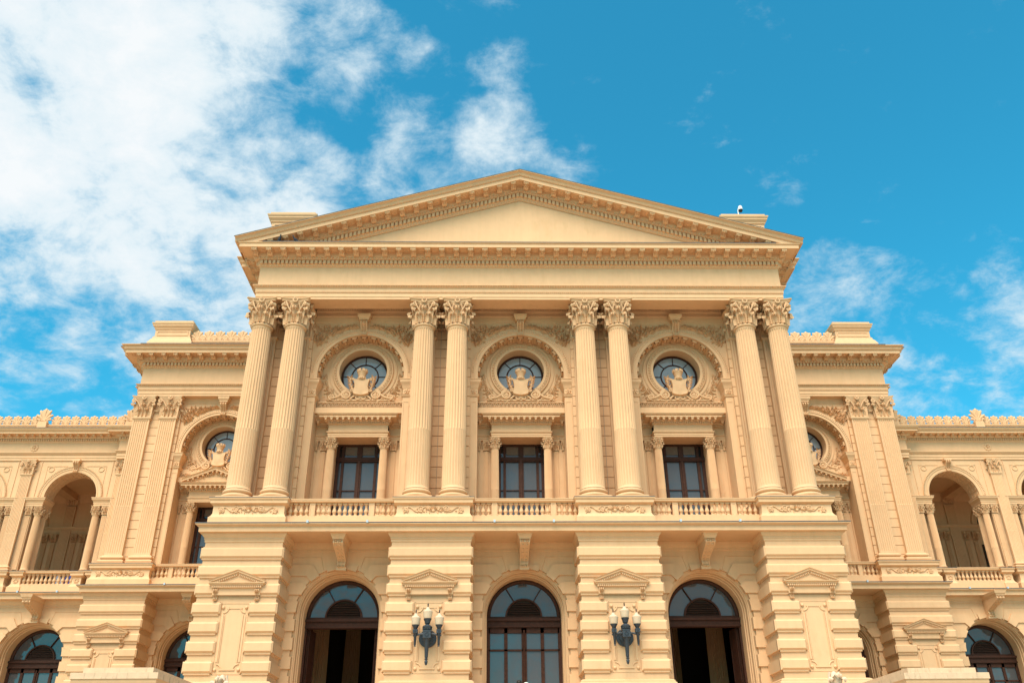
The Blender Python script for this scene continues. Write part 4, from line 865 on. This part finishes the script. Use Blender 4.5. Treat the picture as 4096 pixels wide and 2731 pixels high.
# ---------------------------------------------------------------- wings with the upper loggia
WENT = [(-.9, 14.93), (0, 14.93), (0, 15.05), (.02, 15.055), (.02, 15.19), (.04, 15.20), (.08, 15.27), (.11, 15.30), (.11, 15.33), (0, 15.35), (0, 15.83), (.04, 15.86), (.06, 15.89), (.06, 16.02), (.12, 16.03), (.16, 16.09), (.16, 16.17), (.46, 16.17), (.46, 16.16), (.48, 16.16), (.48, 16.25), (.52, 16.27), (.55, 16.33), (.59, 16.37), (.60, 16.41), (0, 16.46)]
def small_column(x, y):
    c = part('column', SHAFT, loc=(x, y, 9.50), sc=(.385, .385, .381)); sub('base', COLBASE, c); sub('astragal', ASTRAGAL, c); sub('capital', CAPITAL, c, loc=(0, 0, 7.23)); return c
for s in (-1, 1):
    WY = 10.2
    P = [(-34, WY - .05), (-18.6, WY - .05)]
    if s > 0: P = [(-x, y) for x, y in P][::-1]
    e = part('entablature', MB().sweep(P, WENT)); lo, hi = sorted((s * 18.7, s * 28))
    sub('dentil_course', run(MB(), MB().box(-.035, .035, -.055, .02, 0, .10), [(x, WY - .11, 15.905) for x in fr(lo, hi, .115)]), e, kind='stuff')
    for x in fr(lo, hi, .37): sub('modillion', SMODIL, e, loc=(x, WY - .21, 16.172), sc=(1.1, 1.1, 1))
    sub('flashing', MB().sweep(P, [(.602, 16.40), (.61, 16.405), (.61, 16.43), (.4, 16.44)]), e, 'lead_flashing')
    # break forward of the entablature against the pavilion
    B = [(-19.42, 10.3), (-19.42, 9.85), (-18.6, 9.85)]
    if s > 0: B = [(-x, y) for x, y in B][::-1]
    eb = part('entablature', MB().sweep(B, [(o, z - .005) for o, z in WENT])); sub('dentil_course', run(MB(), MB().box(-.035, .035, -.055, .02, 0, .10), [(s * x, 9.79, 15.905) for x in fr(18.6, 19.45, .115)]), eb, kind='stuff')
    for x in (18.85, 19.22): sub('modillion', SMODIL, eb, loc=(s * x, 9.69, 16.172), sc=(1.1, 1.1, 1))
    pr = part('parapet', MB().sweep([(p_[0], p_[1] + .3) for p_ in P], [(.10, 16.4), (.10, 16.60), (.05, 16.63), (.05, 16.80), (.08, 16.83), (.10, 16.87), (.10, 16.92), (-.4, 16.93)]))
    for x0 in (23.65, 19.3):
        sub('parapet_die', MB().box(-.22, .22, 10.2, 10.6, 16.4, 17.0), pr, loc=(s * x0, 0, 0)); sub('antefix', BIGANTEFIX, pr, loc=(s * x0, 10.3, 16.98))
    for k in range(8): sub('antefix', ANTEFIX, pr, loc=(s * (19.82 + .462 * k), 10.4, 16.92))
    for k in range(8): sub('antefix', ANTEFIX, pr, loc=(s * (24.10 + .462 * k), 10.4, 16.92))
    for xw in (21.37, 25.93):
        xb = s * xw; m = MB(); wall_arch(m, xb - 2.28, xb + 2.28, 13.06, 14.95, xb, 1.23, 13.10, WY)
        m.arc(xb, 13.10, [(1.23, WY + .9), (1.23, WY - .04), (1.30, WY - .05), (1.31, WY - .03), (1.38, WY - .04), (1.39, WY - .06), (1.46, WY - .06), (1.50, WY - .08), (1.52, WY)], 0, 180, 40)
        aw = part('arcade_wall', m)
        for k in range(16):
            for j in range(3): t = R(6 + 168 * k / 15); sub('coffer', MB().box(-.085, .085, -.10, .10, -.02, .02) if 0 else COFF, aw, loc=(xb + 1.235 * math.cos(t), WY + .17 + .27 * j, 13.10 + 1.235 * math.sin(t)), rot=(0, -t + math.pi / 2, 0))
        sub('bead_moulding', run_arc(xb, 13.10, 1.485, WY - .075, 0, 180, 60), aw, kind='stuff')
        sub('keystone', console(.13, .10, WY - .24, WY - .10, 14.28, 14.86, WY).box(-.19, .19, WY - .27, WY, 14.83, 14.93), aw, loc=(xb, 0, 0))
        for q in (-1, 1):
            sub('roundel', MB().arc(0, 0, [(.15, 0), (.14, -.03), (.11, -.03), (.10, 0)], 0, 360, 20), aw, loc=(xb + q * 1.20, WY, 14.50))
            sub('panel_frame', MB().box(q * 1.42 - .5 * 0 - .01, q * 1.42 + .01, -.02, 0, 13.5, 14.66).box(min(q * .45, q * 1.42), max(q * .45, q * 1.42), -.02, 0, 14.64, 14.67).box(q * 1.72 - .015, q * 1.72 + .015, -.03, 0, 13.1, 14.9), aw, loc=(xb, WY, 0))
            ib = MB(); a, b_ = sorted((xb + q * 1.20, xb + q * 2.02)); ib.box(a + .012, b_ - .012, WY, WY + .84, 12.68, 13.055)
            ib.sweep([(a, WY + .85), (a, WY - .02), (b_, WY - .02), (b_, WY + .85)], [(0, 12.67), (0, 12.75), (.015, 12.755), (.015, 12.84), (.03, 12.86), (.07, 12.93), (.10, 12.96), (.10, 13.02), (.12, 13.03), (.12, 13.06), (0, 13.065)])
            part('impost_block', ib)
            small_column(xb + q * 1.36, WY + .12); small_column(xb + q * 1.36, WY + .62)
            c = part('pilaster', PILSH, loc=(xb + q * 1.80, WY + .10, 9.50), sc=(.26, .3, .381)); sub('capital', PILCAP, c, loc=(0, 0, 7.23), sc=(1.2, 1.2, 1))
            a, b_ = sorted((xb + q * 1.66, xb + q * 2.28)); part('arcade_pier', MB().box(a, b_, WY + .1, WY + .9, 8.5, 13.06))
            pedestal(xb + q * 1.36 - .20, xb + q * 1.36 + .20, 0, back=1.0, yf=9.88, relief=False)
            fl = MB()
            for k in range(8): a_ = R(45 * k); fl.ell((.075 * math.cos(a_), 0, .075 * math.sin(a_)), (.022 + .02 * abs(math.cos(a_)), .025, .022 + .02 * abs(math.sin(a_))), 6, 4)
            part('flower_boss', fl, loc=(xb + q * 1.36, 9.87, 9.08), sc=1.1)
        balustrade(xb, 1.18, 0, [(xb - 1.16, xb + 1.16, 12)], (), y=10.02)
    for xp in (23.65, 19.10):
        c = part('pilaster', PILSH, loc=(s * xp, WY - .02, 9.50), sc=(.66, .66, .656)); sub('base', PILBASE, c); sub('necking', PILNECK, c); sub('capital', PILCAP, c, loc=(0, 0, 7.23), sc=(.98, .9, 1))
        pedestal(s * xp - .42, s * xp + .42, 0, back=.8, yf=9.80, relief=False)
        fl = MB()
        for k in range(8): a_ = R(45 * k); fl.ell((.12 * math.cos(a_), 0, .12 * math.sin(a_)), (.06, .035, .06), 6, 4)
        fl.ell((0, -.02, 0), (.05, .04, .05), 6, 4); part('flower_boss', fl, loc=(s * xp, WY - .06, 15.59), sc=1.15)
    # loggia interior
    part('wall', MB().box(min(s * 28.15, s * 34), max(s * 28.15, s * 34), 10.0, 10.9, -1.6, 16.4)); part('wall', MB().box(min(s * 18.6, s * 18.76), max(s * 18.6, s * 18.76), 9.3, 15.4, 8.5, 16))  # outermost wall is unseen, added to keep stray light out of the loggia
    part('wall', MB().box(min(s * 33.8, s * 34), max(s * 33.8, s * 34), 10.0, 15.4, -1.6, 16.4))  # unseen end wall, added to close the loggia against outside light
    lo, hi = sorted((s * 18.75, s * 34))
    li = MB().box(lo, hi, 15.2, 15.4, 8.5, 15); li.box(lo, hi, WY + .85, 15.3, 14.80, 14.95); li.box(lo, hi, 9.7, 15.4, 8.40, 8.49); li.sweep([(lo, 15.2), (hi, 15.2)], [(0, 12.7), (.05, 12.75), (.05, 12.9), (.15, 13.0), (.15, 13.08), (0, 13.1)]); li.sweep([(lo, 15.2), (hi, 15.2)], [(0, 14.4), (.05, 14.45), (.2, 14.7), (.25, 14.8)])
    for xx in (19.2, 23.65): a, b_ = sorted((s * (xx - .25), s * (xx + .25))); li.box(a, b_, WY + .85, 15.2, 14.5, 14.9)
    part('loggia', li)
    for xp in (19.10, 23.65): c = part('pilaster', PILSH, loc=(s * xp, 15.2, 9.50), sc=(.66, .66, .656)); sub('capital', PILCAP, c, loc=(0, 0, 7.23), sc=(.98, .9, 1)); sub('base', PILBASE, c)
    for xp in (21.37, 25.93):
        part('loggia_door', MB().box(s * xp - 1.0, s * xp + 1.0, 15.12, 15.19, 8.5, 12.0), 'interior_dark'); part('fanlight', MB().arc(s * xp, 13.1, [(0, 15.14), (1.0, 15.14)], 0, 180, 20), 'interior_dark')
        part('archivolt', MB().arc(s * xp, 13.1, [(1.0, 15.2), (1.0, 15.06), (1.1, 15.05), (1.25, 15.09), (1.3, 15.2)], 0, 180, 24))
        for q in (-1, 1):
            for o_ in (1.30, 1.75): c = part('pilaster', PILSH, loc=(s * xp + q * o_, 15.19, 9.50), sc=(.26, .5, .381)); sub('capital', PILCAP, c, loc=(0, 0, 7.23), sc=(1.2, 1.2, 1))
# body of the building behind, floors
part('terrace', MB().box(-10.6, 10.6, -3.0, 14, 1.55, 1.75).box(-10.6, 10.6, -3.0, 14, -1.6, 1.54), 'weathered_stone')
stf = MB()
for k in range(19): stf.box(-9.6, 9.6, -3.0 - .30 * (k + 1), -3.0 - .30 * k - .002 * 0, -1.6, 1.75 - .176 * (k + 1))
part('staircase', stf, 'weathered_stone', smooth=0)
part('main_block', MB().box(-18.5, 18.5, 14.3, 24, -1.6, 20).box(-10.5, 10.5, 2.9, 14.2, 8.6, 20.0))
part('balcony_floor', MB().box(-10.5, 10.5, -.6, 2.9, 8.44, 8.49).box(-18.5, 18.5, 8.6, 11.4, 8.43, 8.485))
for s in (-1, 1):
    P = [(s * x, .86) for x in (3.2,)]
for x in (-3.22, 3.20, -9.60, 9.62):
    part('lightning_conductor', MB().tube([(x, .86, 8.6), (x, .86, 13), (x, .86, 17.6)], .010, 5), 'conductor')
# ---------------------------------------------------------------- wall lanterns
def lantern(x, label):
    L_ = link('wall_lantern', None, None, (x, -.90, 4.6 + ZG), sc=1.08); tag(L_, label, 'wall lantern', 'lanterns on the portico piers')
    def p_(n, m, mt, loc=(0, 0, 0), par=None): return link(n, m.mesh(n, mt), par or L_, loc)
    bp = MB().lathe([(0, 0), (.26, 0), (.26, .03), (.22, .05), (.18, .05), (.16, .08), (.08, .10), (0, .10)], 28)
    bk = MB().merge(bp, Matrix.Rotation(R(90), 4, 'X')); p_('back_plate', bk, 'bronze', (0, 0, .12))
    st = MB().box(-.115, .115, -.115, .115, .10, .27).box(-.125, .125, -.125, .125, .27, .30).box(-.125, .125, -.125, .125, .08, .10)
    st.lathe([(.03, -.50), (.05, -.44), (.07, .0), (.10, .06), (.11, .09)], 12); st.lathe([(.0, -.68), (.03, -.66), (.045, -.61), (.05, -.57), (.03, -.525), (.055, -.51), (.055, -.495), (.03, -.48), (.05, -.46), (.03, -.44)], 12)
    st.lathe([(.10, .30), (.14, .36), (.15, .40), (.12, .43), (.07, .46), (.05, .48), (.08, .50), (.09, .56), (.11, .60), (.12, .625), (.10, .64)], 20)
    for k in range(14): a = 2 * math.pi * k / 14; st.ell((.125 * math.cos(a), .125 * math.sin(a), .345), (.022, .022, .03), 6, 4)
    rs = MB()
    for k in range(8): a = R(45 * k); rs.ell((.05 * math.cos(a), -.12, .185 + .05 * math.sin(a)), (.022, .015, .022), 6, 4)
    st.merge(rs); st.tube([(-.42, 0, .16), (-.2, .02, .20), (0, 0, .19), (.2, .02, .20), (.42, 0, .16)], .03, 8); st.box(-.06, .06, 0, .30, .12, .25)
    p_('bracket', st, 'bronze', (0, -.34, 0))
    GL = MB().lathe([(.115, 0), (.125, .03), (.13, .10), (.145, .17), (.148, .20), (.13, .22)], 20)
    CP = MB().lathe([(.13, .215), (.115, .235), (.11, .25), (.06, .27), (.045, .32), (.042, .33)], 20)
    FN = MB().lathe([(.042, .325), (.02, .35), (.012, .37), (.02, .39), (.022, .41), (.0, .46)], 10)
    HD = MB().lathe([(.0, -.62), (.03, -.61), (.02, -.585), (.03, -.57), (.05, -.26), (.075, -.23), (.08, -.13), (.05, -.12), (.06, -.10), (.085, -.05), (.105, -.02), (.11, 0), (.09, .012)], 16).box(-.07, .07, -.07, .07, -.24, -.14)
    for dx, dz in ((0, .64), (-.35, .46), (.35, .46)):
        g_ = p_('lamp_globe', GL, 'milk_glass', (dx, -.34, dz)); p_('globe_cap', CP, 'white_stone', (0, 0, 0), g_); p_('finial', FN, 'black_plastic', (0, 0, 0), g_)
        if dx: p_('lamp_arm', HD, 'bronze', (dx, -.34, dz))
    return L_
lantern(-3.19, 'dark bronze three globe wall lantern on the pier towards the pediment corner with pigeons'); lantern(3.19, 'dark bronze three globe wall lantern on the pier towards the rooftop security camera')
# ---------------------------------------------------------------- roof devices
c = link('security_camera', None, None, (9.72, .75, 22.67 + ZG), sc=.85); tag(c, 'white dome security camera on a short pole on the attic block', 'security camera')
link('pole', MB().lathe([(.03, 0), (.03, .45), (.028, .5)], 10).tube([(0, 0, .48), (.02, -.02, .60), (.10, -.05, .66)], .025, 8).mesh('pole', 'white_plastic'), c)
link('housing', MB().lathe([(.0, .76), (.06, .75), (.10, .70), (.115, .62), (.115, .50)], 18, (.12, -.06)).mesh('housing', 'white_plastic'), c)
link('dome', MB().lathe([(.112, .52), (.112, .47), (.09, .40), (.05, .36), (0, .345)], 18, (.12, -.06)).mesh('dome', 'black_plastic'), c)
w = link('weather_sensor', None, None, (8.43, 1.0, 22.42 + ZG)); tag(w, 'small black cup anemometer standing on the attic wall beside the attic block', 'anemometer')
link('housing', MB().box(-.09, .09, -.06, .06, 0, .16).lathe([(.02, .16), (.02, .42)], 8).mesh('housing', 'white_plastic'), w)
for k in range(3):
    a = R(120 * k + 20); link('cup', MB().ell((.14 * math.cos(a), .14 * math.sin(a), .44), (.05, .05, .05), 8, 5).tube([(0, 0, .44), (.14 * math.cos(a), .14 * math.sin(a), .44)], .012, 5).mesh('cup', 'black_plastic'), w)
# ---------------------------------------------------------------- pigeons on the cornice
def pigeon(x, y, z, rz, label):
    m = MB(); m.loft([[(cx + 0, r * math.cos(t) * .8, cz + r * math.sin(t)) for t in [2 * math.pi * k / 10 for k in range(10)]] for cx, cz, r in ((-.17, .10, .012), (-.12, .11, .04), (-.05, .115, .065), (.02, .125, .072), (.07, .14, .055), (.10, .17, .035), (.115, .205, .03), (.13, .235, .032), (.15, .245, .02), (.185, .24, .004))], True, (True, True))
    m.box(-.30, -.15, -.03, .03, .075, .09)
    for s in (-1, 1): m.tube([(.02, s * .025, .07), (.02, s * .025, .0)], .008, 5)
    o = link('pigeon', m.mesh('pigeon', 'pigeon_grey'), None, (x, y, z + ZG), (0, 0, rz), 1.1); tag(o, label, 'pigeon', 'pigeons in the pediment corner')
pigeon(-9.78, -1.05, 20.075, R(-60), 'dark pigeon in the pediment corner, the one farther out'); pigeon(-9.12, -1.0, 20.072, R(-130), 'dark pigeon in the pediment corner, the one nearer the apex')
# ---------------------------------------------------------------- stair cheek walls with weathered caps
for s in (-1, 1):
    x0, x1 = sorted((s * 9.78, s * 12.05)); P = [(x0, -1.2), (x0, -6), (x1, -6), (x1, -1.2)]
    zc = 3.10 if s < 0 else 2.98
    c = link('stair_cheek_wall', MB().sweep([(x0 + .12, -1.2), (x0 + .12, -5.88), (x1 - .12, -5.88), (x1 - .12, -1.2)], [(.1, -1.6), (.1, -.9), (0, -.85), (0, zc - .42), (.03, zc - .40), (.03, zc - .34), (.05, zc - .30), (.09, zc - .24), (.09, zc - .18), (.10, zc - .15)]).mesh('stair_cheek_wall', 'ochre_plaster'), None, (0, 0, ZG))
    tag(c, 'low ochre stair cheek wall with streaked pale cap on the %s side' % ('pigeon' if s < 0 else 'security camera'), 'wall', 'stair cheek walls')
    link('cap', MB().sweep(P, [(-.05, zc - .15), (0, zc - .15), (0, zc), (-.02, zc + .005), (-.22, zc + .012)]).sweep([(x0 + .22, -1.2), (x0 + .22, -5.78), (x1 - .22, -5.78), (x1 - .22, -1.2)], [(0, zc), (0, zc + .15), (-.9, zc + .2)]).mesh('cap', 'weathered_stone'), c)
    xn = -7.84 if s < 0 else 7.58
    n = link('acanthus_finial', None, None, (xn, -7.0, ZG - .22)); tag(n, 'white carved acanthus finial before the outer portico pier below the %s' % ('pigeons' if s < 0 else 'security camera'), 'finial', 'acanthus finials of the stair')
    link('post', MB().box(-.30, .30, -.30, .30, -1.38, 2.35).box(-.36, .36, -.36, .36, 2.35, 2.50).mesh('post', 'white_stone'), n)
    m = MB(); acanthus(m, Matrix.Translation((0, -.06, 2.5)), .50, .20, .07, .06, 24, 9)
    for q in (-1, 1): acanthus(m, Matrix.Translation((q * .08, .0, 2.5)) @ Matrix.Rotation(R(q * 50), 4, 'Z'), .42, .18, .06, .04, 24, 9); m.tube([(q * (.10 + .05 * math.sin(3 * u)), .10, 2.5 + .62 * u) for u in [i / 8 for i in range(9)]], .03, 6)
    m.ell((0, .10, 2.72), (.14, .15, .42), 16, 12); link('leaf_scroll', m.mesh('leaf_scroll', 'white_stone', 60), n)
# ---------------------------------------------------------------- people
def person(x, y, zf, h, rz, top, label, hair='hair', legs='trousers', arm=0):
    k = h / 1.72; V = []; E_ = []; RAD = []
    def jt(p_, r, par=None):
        V.append(Vector(p_) * k); RAD.append(r * k)
        if par is not None: E_.append((par, len(V) - 1))
        return len(V) - 1
    pel = jt((0, 0, .95), .135); sp = jt((0, 0, 1.12), .125, pel); ch = jt((0, .01, 1.32), .145, sp); nk = jt((0, .0, 1.46), .058, ch); hd0 = jt((0, -.01, 1.52), .055, nk); 
    for s in (-1, 1):
        sh = jt((s * .17, 0, 1.39), .065, ch); el = jt((s * .23, .02, 1.12), .045, sh); wr = jt((s * (.20 - .08 * arm), -.06 - .12 * arm, .90 + .12 * arm), .032, el); hn = jt((s * (.19 - .1 * arm), -.10 - .13 * arm, .80 + .16 * arm), .035, wr)
        hp = jt((s * .09, 0, .88), .095, pel); kn = jt((s * .10, -.015, .48), .062, hp); an = jt((s * .10, .02, .09), .042, kn); jt((s * .11, -.14, .03), .04, an)
    me = bpy.data.meshes.new('person'); me.from_pydata(V, E_, []); o = link('person', me, None, (x, y, zf + ZG), (0, 0, rz))
    md = o.modifiers.new('skin', 'SKIN'); o.modifiers.new('sub', 'SUBSURF').levels = 2; o.modifiers['sub'].render_levels = 2
    for i, r in enumerate(RAD): me.skin_vertices[0].data[i].radius = (r, r * .8)
    me.skin_vertices[0].data[0].use_root = True; me.materials.append(MAT[top]); tag(o, label, 'person')
    hm = MB().ell((0, -.015, 1.62), (.076, .095, .115), 14, 10).ell((0, -.11, 1.60), (.014, .02, .022), 6, 4)
    for s in (-1, 1): hm.ell((s * .078, 0, 1.61), (.012, .02, .03), 6, 4)
    link('head', hm.mesh('head', 'skin', 60), o, (0, 0, 0), (0, 0, 0), k)
    link('hair', MB().lathe([(.083, 1.63), (.086, 1.67), (.075, 1.715), (.045, 1.74), (0, 1.748)], 16, (0, .005), sy=1.2).ell((0, .05, 1.61), (.075, .06, .10), 10, 6).mesh('hair', hair, 60), o, (0, 0, 0), (0, 0, 0), k)
    tr = MB()
    for s in (-1, 1): tr.loft([[(s * lx + r * math.cos(t), ly + r * math.sin(t), z) for t in [2 * math.pi * j / 10 for j in range(10)]] for lx, ly, z, r in ((.07, 0, 1.0, .115), (.09, 0, .85, .112), (.10, -.015, .48, .082), (.10, .015, .09, .068))])
    link('trousers', tr.mesh('trousers', legs, 60), o, (0, 0, 0), (0, 0, 0), k)
    return o
person(-22.86, 12.6, 8.49, 1.70, R(10), 'shirt_black', 'person in dark clothes standing behind a wing balustrade')
person(-22.24, 12.6, 8.49, 1.66, R(-15), 'shirt_white', 'person in pale blue shirt behind a wing balustrade')
person(-21.68, 12.6, 8.49, 1.68, R(170), 'shirt_blue', 'person in deep blue shirt behind a wing balustrade')
person(-.31, -3.15, 1.574, 1.60, R(180), 'shirt_black', 'dark haired person standing before the closed central door')
person(-.10, -3.15, 1.574, 1.54, R(150), 'shirt_white', 'person in a pale cap standing before the closed central door', hair='cap_cloth')
